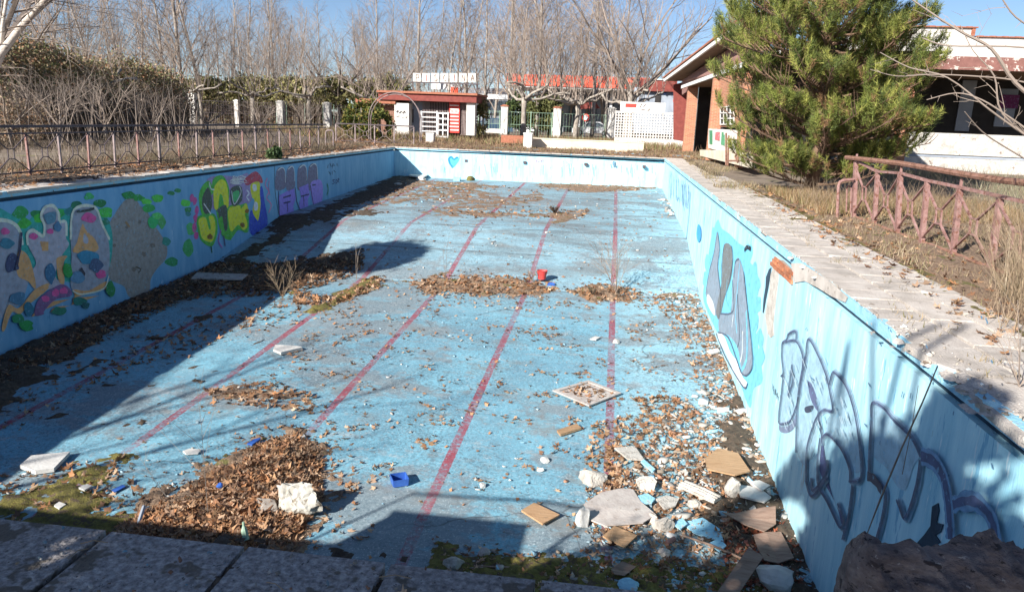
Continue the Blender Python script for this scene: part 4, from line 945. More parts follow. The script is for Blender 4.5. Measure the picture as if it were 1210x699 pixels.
# raised roof: pitched edge
A = ony(786, 96, 50); B = ony(860, 42, 34); D = (B-A); E = A+D*1.18
m = MB(); m.prism([A, E, E+Vector((3.2, 1, .7)), A+Vector((3.2, 2, .2))], (0, 0, .10)); m.build('raised_roof', 'soffit', parent=pw)
m = MB(); m.beam(A+Vector((-.05, 0, .06)), E+Vector((-.05, 0, .06)), .1, .2); m.build('raised_fascia', 'whitepaint', parent=pw)
m = MB(); off = Vector((-.02, 0, .22)); m.beam(A+off, E+off, .3, .08); m.build('roof_tiles', 'rooftile', parent=pw)
P = [ony(797, 112, 48), ony(812, 100, 45), ony(880, 76, 31), ony(880, 36, 33), ony(812, 84, 45), ony(797, 95, 48)]
MB().prism([p+Vector((.45, 0, 0)) for p in P], (.1, 0, 0)).build('clerestory_wall', 'pinkpaint', parent=pw)
quad([(796, 100, 50), (812, 96, 50), (812, 168, 50), (796, 165, 50)], (0, .3, 0), 'end_wall', 'redroof')
# rails by the portico
rl = thing('handrail', 'rusty pool ladder handrail standing before the portico mural', 'handrail', tuple(onz(866, 195)))
for q in ([(858, 195, 27.5), (858, 157, 27.5)], [(860, 196, 27.2), (861, 160, 27.2)], [(859, 164, 27.3), (872, 166, 26)], [(872, 166, 26), (872, 190, 26)], [(872, 178, 26), (869, 185, 26.3), (872, 192, 26)], [(860, 190, 27), (880, 190, 25.6)]):
    MB().tube([ony(*v) for v in q], .035, 6).build('rail', 'rust', parent=rl)

# ---- right-hand terrace building
RY = 36.
tb = thing('terrace_building', 'white terrace building with peeling maroon fascia at the right edge', 'building', (ony(1140, 180, RY).x, RY, 0))
xa = ony(1000, 60, RY).x; xe = ony(1210, 60, RY).x+7
z = lambda y, x=1150: ony(x, y, RY).z
MB().box(xa, RY, z(67), xe, RY+.3, z(44)).build('parapet', 'whiterender', parent=tb); MB().box(xa, RY-.05, z(83), xe, RY+.3, z(67.3)).build('fascia', 'peelmaroon', parent=tb)
xs_ = ony(1151, 40, RY).x; MB().box(xa-.5, RY+.02, z(44)+.003, xs_-.12, RY+.32, z(33, 1130)).build('raised_parapet', 'whiterender', parent=tb)
m = MB(); k = 0; x = xa
while x < xe:
    top = z(33, 1130) if x < xs_ else z(44)
    m.box(x, RY-.10, top+.004, x+.24, RY+.42, top+.05+.012*(k % 2)); x += .25; k += 1
m.build('coping_tiles', 'rooftile', parent=tb)
MB().box(xs_-.11, RY-.06, z(44)+.05, xs_+.02, RY+.36, z(34, 1140)).build('step_edge', 'rooftile', parent=tb)
MB().box(xa, RY+.32, z(83)+.0, xe, RY+6, z(80)+.0).build('porch_ceiling', 'soffit', parent=tb)
MB().box(xa-1, RY+6, 0, xe, RY+6.3, z(40)).build('back_wall', 'dark', parent=tb)
m = MB(); fb(m, 1133, 95, 1150, 155, RY+5.9, .08, 0); fb(m, 1178, 105, 1200, 150, RY+5.9, .08, 0); m.build('pale_door', 'greybldg', parent=tb)
m = MB(); fb(m, 1182, 112, 1204, 128, RY+5.7, .05, 0); m.build('graffiti', paint((110, 30, 90)), parent=tb)
cx0, cx1 = ony(1059, 120, RY-.1).x, ony(1079, 120, RY-.1).x
MB().box(cx0, RY-.12, 0, cx1, RY+.6, z(83)-.004).build('column', 'brickwork', parent=tb)
MB().box(cx1+8, RY-.12, 0, cx1+8.5, RY+.4, z(83)-.004).build('column', 'brickwork', parent=tb)
MB().box(ony(905, 120, RY).x, RY-.1, 0, ony(925, 120, RY).x, RY+.4, z(70)).build('column', 'brickwork', parent=tb)
M['roughwhite'] = mat('rough_white_wall', [(.34, .31, .28), (.52, .49, .45), (.62, .59, .55)], 5, .95, 1.0, 14, spots=((.25, .2, .17), 4, .64))
MB().box(cx1+.01, RY-.1, z(184), xe, RY+.12, z(158.5)).build('balustrade_wall', 'roughwhite', parent=tb)
MB().box(cx1+.01, RY-.04, z(187.5), xe, RY+.1, z(184.3)).build('drip_edge', 'greybldg', parent=tb)
MB().box(cx1+.01, RY-.08, -.1, xe, RY+.1, z(187.8)).build('plinth', 'roughwhite', parent=tb)
MB().box(ony(920, 150, RY).x, RY-.06, 0, cx0-.01, RY+.1, z(165)).build('balustrade_wall', 'roughwhite', parent=tb)

# ================================================================ vegetation
def grow(mb, p, d, L, r, lev, nb, spread, up, wob, n=3, lens=(.5, .8), seg=None, taper=.35, start=.25):
    """branching limb: returns nothing, adds tubes"""
    seg = seg or (5 if lev > 1 else 3); P = [Vector(p)]; R_ = [r]; d = Vector(d).normalized(); q = Vector(p)
    for i in range(seg):
        d = (d+Vector((rnd.gauss(0, wob), rnd.gauss(0, wob), rnd.gauss(0, wob)*.6+up))).normalized()
        q = q+d*(L/seg); P.append(q.copy()); R_.append(r*(1-(1-taper)*(i+1)/seg))
    mb.tube(P, R_, n)
    if lev <= 0: return
    for k in range(nb[0]):
        t = start+(1-start)*(k+rnd.random())/nb[0]; f = t*seg; i = min(int(f), seg-1); pt = P[i].lerp(P[i+1], f-i)
        a = rnd.uniform(0, 2*PI); sdir = Vector((math.cos(a), math.sin(a), 0)); ax = (P[i+1]-P[i]).normalized()
        sdir = (sdir-ax*sdir.dot(ax)).normalized() if abs(ax.z) < .999 else sdir
        nd = (ax*(1-spread)+sdir*spread).normalized()
        grow(mb, pt, nd, L*rnd.uniform(*lens)*(1-.45*t), max(R_[i]*.5, min(.009, r*.6)), lev-1, nb[1:] or [0], spread, up, wob*1.1, 3, lens, None, taper)
def baretree(kind):
    tr = MB(); cr_ = MB()
    if kind == 'upright':
        H = 13; P = []; q = Vector((0, 0, -.1)); d = Vector((0, 0, 1))
        for i in range(9): P.append(q.copy()); d = (d+Vector((rnd.gauss(0, .035), rnd.gauss(0, .035), 0))).normalized(); q = q+d*H/8
        tr.tube(P, [.13*(1-i/9)+.02 for i in range(9)], 6)
        for k in range(20):
            t = .14+.84*k/20; f = t*8; i = min(int(f), 7); pt = P[i].lerp(P[i+1], f-i); a = rnd.uniform(0, 2*PI)
            grow(cr_, pt, (math.cos(a)*.55, math.sin(a)*.55, 1), H*.32*(1.15-t)+.5, .04*(1.2-t)+.010, 2, [8, 5], .5, .03, .13)
    elif kind == 'spreading':
        H = 9; tr.tube([(0, 0, -.1), (.1, 0, 1.6), (.05, .1, 3.2)], [.24, .18, .15], 7)
        for k in range(8):
            a = 2*PI*k/8+rnd.uniform(-.3, .3); grow(cr_, (.05, .1, rnd.uniform(2.2, 3.2)), (math.cos(a), math.sin(a), rnd.uniform(.7, 1.8)), rnd.uniform(5, 7.5), .10, 3, [6, 4, 2], .45, .03, .10, 4)
    else:   # pollard: knobbly trunk, crooked horizontal limbs, long straight shoots
        tr.tube([(0, 0, -.1), (.05, 0, 1), (-.05, .05, 2), (.05, 0, 2.7)], [.22, .17, .15, .2], 8)
        for k in range(6):
            a = 2*PI*k/6+rnd.uniform(-.4, .4); L = rnd.uniform(1.3, 2.6); P = [Vector((0, 0, 2.55))]
            for j in range(5): P.append(P[-1]+Vector((math.cos(a)*L/5, math.sin(a)*L/5, rnd.uniform(-.12, .42)))+Vector((rnd.gauss(0, .16), rnd.gauss(0, .16), 0)))
            tr.tube(P, [.11, .09, .075, .08, .06, .08], 6)
            for j in range(1, 6):
                for _ in range(rnd.choice((1, 1, 2))): grow(cr_, P[j], (rnd.gauss(0, .3), rnd.gauss(0, .3), 1), rnd.uniform(1.5, 6), .026, 2, [5, 3], .42, .02, .09)
    return tr, cr_
TREES = {}
M['greybarkpale'] = mat('blotched_pale_bark', [(.16, .13, .11), (.30, .26, .22), (.44, .40, .35)], 5, .95, .3)
def treeproto(key, kind, barkm='bark'):
    tr, cr_ = baretree(kind); TREES[key] = (tr, cr_, barkm); return key
MESH = {}
def put(key, name, lb, cat, loc, rz, sc, group=None):
    if key not in MESH:
        tr, cr_, bk = TREES[key]; t = thing(name, lb, cat, (0, 0, 0), group)
        tr.build('trunk', bk, parent=t, smooth=True); cr_.build('branches', 'twig', parent=t)
        MESH[key] = t; t.location = loc; t.rotation_euler = (0, 0, rz); t.scale = sc if hasattr(sc, '__len__') else (sc,)*3; return t
    return dup(MESH[key], loc, rz, sc, lb, group)
for i in range(4): treeproto('u%d' % i, 'upright')
for i in range(2): treeproto('s%d' % i, 'spreading', 'bark')
for i in range(2): treeproto('p%d' % i, 'pollard', 'greybarkpale')
# tall upright trees: picture columns left to right
cols = []
rt = random.Random(21)
def row(xs, Ymin, Ymax, scl, where, group, kinds=('u0', 'u1', 'u2', 'u3')):
    for i, x in enumerate(xs):
        Y = rt.uniform(Ymin, Ymax); p = ony(x, 150, Y); s = rt.uniform(*scl)
        put(rt.choice(kinds), 'bare_tree', 'bare tree %s, %s from left in its row' % (where, ORD[i]), 'tree', (p.x, Y, -.05), rt.uniform(0, 6.28), (s*rt.uniform(.9, 1.1), s*rt.uniform(.9, 1.1), s), group)
row([5, 34, 66, 92, 120, 148, 172, 196, 218, 240], 50, 66, (.85, 1.25), 'towering behind the tall left thicket', 'bare trees behind the left thicket')
row([262, 284, 303, 318, 336, 352, 380], 72, 88, (.85, 1.15), 'behind the long dark hedge', 'bare trees behind the long hedge')
row([425, 447, 470, 492, 508, 527, 550, 572], 70, 90, (.95, 1.35), 'behind the kiosk and its sign board', 'bare trees behind the kiosk')
row([600, 618, 634, 650, 663, 684, 700, 716, 732, 750], 64, 88, (.95, 1.4), 'in front of the orange-red canopy', 'bare trees before the petrol canopy')
for x, Y, k, s, lb in ((8, 30, 's0', 1.25, 'near leafless tree with arching twigs at the top left corner'), (400, 66, 's1', .9, 'wide low leafless tree between dark hedge and kiosk'), 
                        (455, 58, 's0', .75, 'crooked low leafless tree arching over the kiosk side roof'), (742, 57, 's1', 1.25, 'many-stemmed leafless tree fanning up over the lattice wall'), (790, 80, 's0', 1.1, 'leafless tree leaning toward the raised portico eave')):
    p = ony(x, 150, Y); put(k, 'bare_tree', lb, 'tree', (p.x, Y, -.05), rt.uniform(0, 6), s)
for x, Y, k, s, lb in ((105, 38, 'p0', 1.0, 'slim pollarded tree with a pale trunk inside the left thicket'), (220, 52, 'p1', 1.0, 'pollarded tree beside the broken-capped white pillar'), (300, 56, 'p0', 1.0, 'pollarded tree between slim and clear white pillars'), (366, 58, 'p1', 1.0, 'pollarded tree left of the green bush'),
                        (440, 55, 'p0', .95, 'pollarded tree with white limbs over the green bush'), (618, 55, 'p1', 1.15, 'gnarled white-barked pollard right of the kiosk'), (681, 57, 'p0', 1.1, 'gnarled pollard between the two middle fence pillars'), (745, 56, 'p1', 1.1, 'gnarled pollard at the left end of the lattice wall')):
    p = ony(x, 150, Y); put(k, 'pollarded_tree', lb, 'tree', (p.x, Y, -.05), rt.uniform(0, 6), s)
for i, (x, Y, s) in enumerate(((12, 25, .42), (40, 29, .40), (70, 27, .45), (125, 31, .45), (178, 34, .42), (245, 48, .4), (308, 50, .42), (360, 55, .42))):
    p = ony(x, 150, Y); put(rt.choice(('s0', 's1')), 'bare_shrub', 'low bare branching shrub behind the left railing, %s from the left' % ORD[i], 'shrub', (p.x, Y, -.4), rt.uniform(0, 6), (s*.8, s*.8, s*.75), 'bare shrubs behind the left railing')
# leaning white trunk at top left
t = thing('leaning_tree', 'pale white-barked limb leaning to the right at the top left corner', 'tree', tuple(ony(-30, 150, 24)))
t.location.z = 0; ORG[t.name] = Vector(t.location)
m = MB(); m.tube([ony(-34, 190, 24), ony(-20, 110, 24), ony(2, 62, 24), ony(25, 32, 24), ony(50, 4, 24), ony(75, -25, 24)], [.2, .17, .13, .11, .09, .07], 8); m.tube([ony(2, 62, 24), ony(3, 30, 24), ony(9, -10, 24)], [.08, .06, .05], 6); m.build('trunk', 'whitebark', parent=t, smooth=True)
m = MB()
for k in range(12):
    q = ony(rnd.uniform(-10, 60), rnd.uniform(0, 70), 24); grow(m, q, (rnd.uniform(.2, 1), rnd.gauss(0, .3), rnd.uniform(-.1, .8)), rnd.uniform(1.5, 3.2), .03, 2, [6, 4], .45, -.01, .12)
for y_ in (80, 90): grow(m, ony(-15, y_, 24), (1, 0, .1), 1.3, .03, 1, [5], .4, 0, .1)
m.build('branches', 'twig', parent=t)

row([15, 58, 84, 110, 136, 160, 186, 208, 252, 272, 296, 326, 344], 84, 104, (.95, 1.35), 'in the thin back row on the left', 'thin back row of bare trees on the left')
row([430, 444, 460, 478, 500, 516, 534, 548, 566, 584, 606, 624, 646, 672, 694, 712], 92, 108, (1.05, 1.45), 'in the thin back row at the centre', 'thin back row of bare trees at the centre')
# leafy masses
TRI = np.array([(-.5, 0, 0), (.5, 0, 0), (0, 1, .1)]); TRIF = np.array([(0, 1, 2)])
QUD = np.array([(-.5, 0, 0), (.5, .05, 0), (.45, .9, .12), (-.4, 1, .1)]); QUDF = np.array([(0, 1, 2), (0, 2, 3)])
LHX = np.array([(.10, .10, .045), (.15, .13, .06), (.07, .065, .03), (.20, .15, .085), (.23, .17, .11), (.12, .12, .04)])
def leafmass(name, lb, cat, segs, n, size, cols, group=None, core=True, colp=None):
    """segs: list of (x, y, halfwidth, z0, z1) blobs in metres"""
    c = np.array([(s[0], s[1]) for s in segs]).mean(0); t = thing(name, lb, cat, (c[0], c[1], 0), group)
    w = np.array([s[2]**2*(s[4]-s[3]) for s in segs]); w = w/w.sum(); k = nr.choice(len(segs), n, p=w); Sg = np.array(segs)[k]
    a = nr.uniform(0, 2*PI, n); u = nr.uniform(-1, 1, n); rr = nr.uniform(.35, 1, n)**.4*(1+.25*nr.normal(0, 1, n)*.5)
    rh = np.sqrt(1-u*u)
    x = Sg[:, 0]+np.cos(a)*rh*Sg[:, 2]*rr; y = Sg[:, 1]+np.sin(a)*rh*Sg[:, 2]*rr; z = (Sg[:, 3]+Sg[:, 4])/2+u*(Sg[:, 4]-Sg[:, 3])/2*rr
    # thin out by noise so that gaps and clumps appear
    q = np.array([noise.noise(Vector((p[0]*.9, p[1]*.9, p[2]*1.1))) for p in np.stack([x, y, z], -1)]); m_ = (q > -.22) & (z > -.05); x, y, z = x[m_], y[m_], z[m_]
    scatter('foliage', x, y, z, nr.uniform(.7, 1.3, len(x))*size, QUD, QUDF, cols, 1.2, 1, 'leaf', .25, 'stuff', t, colp)
    if core:
        m = MB()
        for s in segs: m.tube([(s[0], s[1], max(0, s[3])), (s[0]+rnd.gauss(0, .1), s[1], s[4]*.8)], [.09, .03], 5)
        m.build('stems', 'bark', parent=t)
    return t
def hseg(xs, Y0, Y1, ytop, hw, zlow=0.):
    out = []
    for i, x in enumerate(xs):
        Y = Y0+(Y1-Y0)*i/max(1, len(xs)-1); p = ony(x, 150, Y); zt = ony(x, ytop[i] if hasattr(ytop, '__len__') else ytop, Y).z
        out.append((p.x, Y, hw*rnd.uniform(.85, 1.15), zlow, zt*rnd.uniform(.95, 1.05)))
    return out
LH = np.array([(.27, .20, .11), (.34, .27, .16), (.20, .20, .09), (.42, .31, .21), (.46, .25, .14), (.23, .24, .10)])
leafmass('ivy_thicket', 'tall brown and green creeper thicket left behind the railing', 'hedge', hseg([-45, -22, 0, 22, 45, 66, 84], 28, 36, [50, 48, 52, 46, 46, 55, 62], 1.9), 60000, .085, LH)
leafmass('ivy_thicket', 'lower brown creeper thicket right of the tall one', 'hedge', hseg([100, 118, 136, 152, 168, 184, 196], 38, 48, [66, 64, 66, 68, 68, 74, 84], 1.9), 40000, .10, LH)
GH = np.array([(.20, .19, .075), (.27, .25, .09), (.12, .12, .05), (.32, .25, .14), (.34, .31, .12)])
leafmass('bramble_thicket', 'low grey-brown bramble mass between left railing and tall creeper', 'thicket', hseg([-40, -15, 10, 35, 60, 85, 110, 135, 160, 185, 205], 23, 44, 112, 1.5, -.2), 52000, .055, np.array([(.30, .23, .16), (.24, .17, .12), (.38, .30, .22), (.20, .16, .09), (.34, .2, .12)]))
leafmass('evergreen_hedge', 'long olive hedge behind the white fence pillars', 'hedge', hseg(list(range(205, 475, 11)), 68, 66, [92+4*math.sin(i*1.3) for i in range(25)], 1.35, 1.9), 46000, .15, GH)
leafmass('understory_thicket', 'dark brown thicket seen through the wire fence on the left', 'thicket', hseg(list(range(205, 475, 14)), 70, 69, 118, 1.3, 0), 26000, .15, LH*.8)
leafmass('evergreen_bush', 'dark green bush between kiosk and gnarled tree', 'bush', hseg([607, 613], 66, 66, 112, 1.0, .6), 3000, .16, np.array([(.05, .08, .025), (.09, .12, .03)]))
leafmass('evergreen_bush', 'olive green bush right of the gnarled tree', 'bush', hseg([634, 642, 650], 66, 66, 113, 1.1, .6), 5000, .16, np.array([(.09, .10, .03), (.14, .14, .045)]))
leafmass('evergreen_bush', 'small dark shrub against the kiosk right column', 'bush', hseg([566, 571], 52, 52, 118, .4, .3), 1600, .1, GH)
leafmass('green_bush', 'yellow-green leafy bush under the white hoop arch', 'bush', hseg([418, 428, 440, 450], 44, 44.5, [124, 120, 120, 132], .75), 9000, .11, np.array([(.11, .15, .03), (.20, .22, .045), (.06, .08, .02), (.28, .22, .05)]))
leafmass('green_weed', 'small round green weed on the left pool edge', 'plant', [(-11.0, onx(323, 178, -11).y, .22, 0, .42)], 700, .09, np.array([(.05, .09, .03), (.10, .14, .05)]), core=False)
# brush below hedges: thicket of thin bare stems, past counting
def stems(name, n, gen, h, r, kind='stuff', matl='twig', lean=.12, seg=3):
    V = []; Fs = []; k = 0
    for i in range(n):
        x, y, z0 = gen(); H = h*rnd.uniform(.5, 1.2); dx, dy = rnd.gauss(0, lean), rnd.gauss(0, lean); rr = r*rnd.uniform(.6, 1.3)
        a = rnd.uniform(0, 6.28); P = [(x, y, z0), (x+dx*H*.4+rnd.gauss(0, .04), y+dy*H*.4, z0+H*.5), (x+dx*H, y+dy*H, z0+H)]
        for j, (p, q) in enumerate(zip(P, [1, .8, .3])):
            for t in range(3): V.append((p[0]+math.cos(a+t*2.09)*rr*q, p[1]+math.sin(a+t*2.09)*rr*q, p[2]))
        for j in range(2):
            for t in range(3):
                b0 = k+j*3+t; b1 = k+j*3+(t+1) % 3; Fs += [(b0, b1, b1+3), (b0, b1+3, b0+3)]
        k += 9
    return rawmesh(name, V, Fs, matl, kind=kind)
def genpx(x0, x1, Y0, Y1, z=0):
    def f():
        Y = rnd.uniform(Y0, Y1); p = ony(rnd.uniform(x0, x1), 150, Y); return p.x, Y, z
    return f
tag(stems('bare_thicket', 260, genpx(-30, 235, 22, 46), 2.4, .012, lean=.25), 'dense thicket of thin bare stems behind the left railing', 'thicket')
tag(stems('bare_thicket', 220, genpx(200, 470, 42, 64), 1.9, .015), 'thin bare stems in front of the white pillars and long hedge', 'thicket')
DG = np.array([(.30, .22, .13), (.38, .30, .18), (.22, .15, .09), (.20, .19, .08), (.42, .34, .23)])
BLD = np.array([(-.05, 0, 0), (.05, 0, 0), (.0, .3, 1.)]); 
def grass(name, x, y, z, h, w, cols=DG, lb=None):
    n = len(x); a = nr.uniform(0, 2*PI, n); hh = h*nr.uniform(.4, 1.3, n); ln = nr.normal(0, .38, (n, 2))*hh[:, None]
    b = np.stack([x, y, z], -1); ww = w*nr.uniform(.6, 1.3, n); d = np.stack([np.cos(a)*ww, np.sin(a)*ww, 0*a], -1)
    tp = b+np.stack([ln[:, 0], ln[:, 1], hh], -1); V = np.stack([b-d, b+d, tp], 1).reshape(-1, 3)
    tint = cols[nr.choice(len(cols), n)]*nr.uniform(.7, 1.25, (n, 1))
    o = rawmesh(name, V, np.arange(3*n).reshape(-1, 3), 'leaf', tint, kind='stuff'); return tag(o, lb, 'grass')
def clumped(P, n, cl, sp, z=0.):
    cx, cy = sampin(P, cl); k = nr.integers(0, len(cx), n); x = cx[k]+nr.normal(0, sp, n); y = cy[k]+nr.normal(0, sp, n); m_ = inpoly(P, x, y); return x[m_], y[m_], np.full(m_.sum(), z)

# ================================================================ railings
def hexbay(t, a0, a1, b0, b1, w, matl, tk=.018):
    """X bracing with a square centre between two posts; a bottom/top of post A, b of post B"""
    a0, a1, b0, b1 = map(Vector, (a0, a1, b0, b1)); c = (a0+a1+b0+b1)/4; u = (b0-a0)*.085; v = (a1-a0)*.13
    q = [c-u-v, c+u-v, c+u+v, c-u+v]
    for s, e in ((a0, q[0]), (b0, q[1]), (b1, q[2]), (a1, q[3])): MB().beam(s, e, w, tk).build('brace', matl, parent=t)
    m = MB()
    for i in range(4): m.beam(q[i], q[(i+1) % 4], w, tk*.9)
    m.build('centre_square', matl, parent=t)
RX = -12.4
t = thing('left_railing', 'long dark steel railing with crossed braces along the left pool side', 'railing', (RX, 20, 0)); t.name = 'railing'
ORG[t.name] = Vector((RX, 20, 0))
ys = [9.9+.95*i for i in range(23)]
MB().beam((RX, ys[0], 1.05), (RX, 31.6, 1.02), .075, .055).build('top_rail', 'darkmetal', parent=t)
MB().beam((RX, ys[0], .90), (RX, 31.6, .88), .045, .03).build('second_rail', 'darkmetal', parent=t)
MB().beam((RX, ys[0], .09), (RX, 31.6, .09), .045, .03).build('bottom_rail', 'darkmetal', parent=t)
ln = [rnd.gauss(0, .012) for _ in ys]
for i, y in enumerate(ys):
    wd = .085 if i in (4, 10, 16, 22) else .045
    MB().beam((RX, y+ln[i], -.04), (RX, y-ln[i], 1.02 if wd > .05 else .89), wd, .04, up=(1, 0, 0)).build('post', 'palemetal' if i % 2 == 0 else 'pinkpaint', parent=t)
    if i < len(ys)-1: hexbay(t, (RX+.02, y, .10), (RX+.02, y, .87), (RX+.02, ys[i+1], .10), (RX+.02, ys[i+1], .87), .018, 'darkmetal')
def loop(lb, pts, Y, r, matl):
    m = MB(); P = [ony(*p, Y) for p in pts]; Q = [P[0]]
    for i in range(1, len(P)-1):
        a, b, c = P[i-1], P[i], P[i+1]; k = min(.12*1, (b-a).length*.4, (c-b).length*.4); A = b+(a-b).normalized()*k; B = b+(c-b).normalized()*k
        Q += [A.lerp(b, 0), A.lerp(b, .5).lerp(b.lerp(B, .5), .5), B]
    Q.append(P[-1]); m.tube(Q, r, 7); o = m.build('rail_loop', matl, loc=tuple(P[0])); return tag(o, lb, 'railing')
loop('narrow bent rail end loop beside the last pillar of the left railing', [(385, 182), (385, 154), (394, 154), (394, 180)], 33, .035, 'palemetal')
# second run across the back, parallel to the far edge
t = thing('railing', 'short dark railing running across behind the far left pool corner', 'railing', (-13, 38.5, 0)); Y = 38.5
xa, xb = ony(397, 160, Y).x, ony(489, 160, Y).x; zt = ony(440, 147.5, Y).z
MB().beam((xa, Y, zt), (xb, Y, zt), .05, .06).build('top_rail', 'darkmetal', parent=t)
MB().beam((xa, Y, .1), (xb, Y, .1), .03, .03).build('bottom_rail', 'darkmetal', parent=t)
n = 5
for i in range(n):
    x = xa+(xb-xa)*i/(n-1); MB().box(x-.03, Y-.03, 0, x+.03, Y+.03, zt-.03).build('post', 'palemetal', parent=t)
    if i < n-1: x2 = xa+(xb-xa)*(i+1)/(n-1); hexbay(t, (x, Y, .1), (x, Y, zt-.06), (x2, Y, .1), (x2, Y, zt-.06), .02, 'palemetal')
# right railing, leaning, pink over rust
t = thing('railing', 'leaning faded pink railing with rusty top pipe on the right deck', 'railing', tuple(onz(1090, 290)))
posts = [((1008.6, 257), (1011.5, 191)), ((1033, 265), (1037, 204)), ((1060, 276), (1064, 206)), ((1089, 287), (1096, 215)), ((1126, 300), (1134.5, 223)), ((1170, 318), (1182, 234))]
PB = []; PT = []
for b, tp in posts:
    B = onz(*b); T = ony(*tp, B.y); PB.append(B); PT.append(T)
# beyond the last seen post the run goes on behind the shrub
PB.append(PB[-1]+(PB[-1]-PB[-2])); PT.append(PT[-1]+(PT[-1]-PT[-2]))
for i, (B, T) in enumerate(zip(PB, PT)): MB().beam(B, T, .10 if i in (0, 2) else .08, .06, up=(1, 0, 0)).build('post', 'pinkpaint', parent=t)
for i in range(len(PB)-1): hexbay(t, PB[i]+Vector((-.02, 0, .06)), PT[i]+Vector((-.02, 0, -.04)), PB[i+1]+Vector((-.02, 0, .06)), PT[i+1]+Vector((-.02, 0, -.04)), .03, 'pinkpaint', .022)
MB().tube([PB[0]+Vector((0, .3, .02)), PB[2]+Vector((0, 0, .01)), PB[4]+Vector((0, 0, .01)), PB[-1]+Vector((0, -.6, .01))], .028, 4).build('bottom_rail', 'rust', parent=t)
Yt = lambda i: PB[i].y
MB().tube([ony(1000, 186, PB[0].y+.4), ony(1064, 193, PB[2].y), ony(1134, 205, PB[4].y), ony(1184, 213, PB[5].y), ony(1240, 219, PB[6].y)], .042, 7).build('top_rail', 'rust', parent=t)
m = MB(); 
for i in range(len(PT)-1): m.beam(PT[i]+Vector((0, 0, .02)), PT[i+1]+Vector((0, 0, .02)), .05, .04)
m.build('second_rail', 'pinkpaint', parent=t)
for i in (0, 2, 4): MB().beam(PT[i], PT[i]+Vector((0, 0, .14)), .03, .03).build('rail_bracket', 'pinkpaint', parent=t)
loop('bent pink tube loop at the near end of the right railing by the pine', [(989, 263), (991, 213), (1009, 212)], PB[0].y-.1, .028, 'pinkpaint')
loop('smaller inner bent tube beside the pink loop', [(1000, 250), (1001, 219), (1006, 221), (1005, 252)], PB[0].y+.1, .014, 'pinkpaint')

# ================================================================ the pine
def pine(loc, H):
    t = thing('pine_tree', 'large bushy green pine growing at the right pool edge', 'tree', loc); L = Vector(loc)
    m = MB(); ax = [Vector((L.x+.08*math.sin(i*.9), L.y+.06*math.cos(i*1.3), H*i/9)) for i in range(10)]
    m.tube(ax, [.17*(1-i/10.5)+.015 for i in range(10)], 8); m.build('trunk', 'pinebark', parent=t, smooth=True)
    br = MB(); TP = []; TD = []
    prof = lambda z: np.interp(z, [0, .5, 1.2, 2.3, 3.3, 4.2, 5.2, 6.2, 7.2], [1.6, 2.3, 2.8, 3.05, 3.0, 2.9, 2.6, 1.9, .6])
    zz = .25
    while zz < H-.1:
        f = zz/H*9; i = min(int(f), 8); c = ax[i].lerp(ax[i+1], f-i); k = 5
        a0 = rnd.uniform(0, 6.28)
        for j in range(k):
            a = a0+2*PI*j/k+rnd.gauss(0, .25); Lb = prof(zz)*rnd.uniform(.62, 1.12)
            if math.cos(a) > .4 and zz < 4.2: Lb *= .84
            rise = rnd.uniform(-.1, .35) if zz > 1.2 else rnd.uniform(0, .25)
            P = [c]; d = Vector((math.cos(a), math.sin(a), rise)).normalized()
            for s in range(5): P.append(P[-1]+d*Lb/5); d = (d+Vector((rnd.gauss(0, .06), rnd.gauss(0, .06), .07))).normalized()
            br.tube(P, [.04, .032, .025, .02, .014, .008], 4)
            nb = int(6+Lb*5)
            for q in range(nb):
                u = .22+.78*(q+rnd.random())/nb; g = u*5; s = min(int(g), 4); p0 = P[s].lerp(P[s+1], g-s); axd = (P[s+1]-P[s]).normalized()
                sd = Vector((-axd.y, axd.x, rnd.uniform(-.2, .9)))*rnd.choice((-1, 1)); sd.z = abs(sd.z)*.8+.05; dd = (axd*.6+sd*.6+Vector((0, 0, .35))).normalized(); Ls = Lb*.30*(1.2-u)+.16
                p1 = p0+dd*Ls*.5; p2 = p1+(dd+Vector((0, 0, .35))).normalized()*Ls*.5
                br.tube([p0, p1, p2], [.012, .009, .005], 3)
                for e, de in ((p2, (p2-p1)), (p1, (p1-p0)), (p1.lerp(p2, .5)+Vector((rnd.gauss(0, .06), rnd.gauss(0, .06), rnd.gauss(0, .05))), (p2-p1))):
                    TP.append(tuple(e)); TD.append(tuple(de.normalized()))
        zz += .185
    br.build('branches', 'pinebark', parent=t)
    TP = np.array(TP); TD = np.array(TD); 
    keep = np.array([noise.noise(Vector((p[0]*1.15+4, p[1]*1.15, p[2]*1.25))) > -.30 for p in TP]); TP = TP[keep]; TD = TD[keep]
    n = len(TP); K = 40; base = TP.repeat(K, 0)+nr.normal(0, .015, (n*K, 3)); TD[:, 2] += .45; TD /= np.linalg.norm(TD, axis=1)[:, None]; D = TD.repeat(K, 0)*.62+nr.normal(0, .42, (n*K, 3)); D /= np.linalg.norm(D, axis=1)[:, None]
    base = base+TD.repeat(K, 0)*nr.uniform(-.10, .14, (n*K, 1)); ln = nr.uniform(.10, .19, (n*K, 1))
    sdv = np.cross(D, nr.normal(0, 1, D.shape)); sdv /= np.linalg.norm(sdv, axis=1)[:, None]; w = .0062
    V = np.stack([base-sdv*w, base+sdv*w, base+D*ln], 1).reshape(-1, 3)
    pc = np.array([(.22, .25, .05), (.15, .185, .04), (.33, .335, .08), (.09, .12, .03)]); tc = pc[nr.choice(4, n)]*nr.uniform(.75, 1.25, (n, 1))
    brown = nr.random(n) < .08; tc[brown] = (.26, .15, .07)
    tint = tc.repeat(K, 0)*nr.uniform(.8, 1.2, (n*K, 1))
    rawmesh('needles', V, np.arange(3*n*K).reshape(-1, 3), 'leaf', tint, parent=t); print('pine tufts', n)
    return t
pine((4.95, 19.6, 0), 7.6)
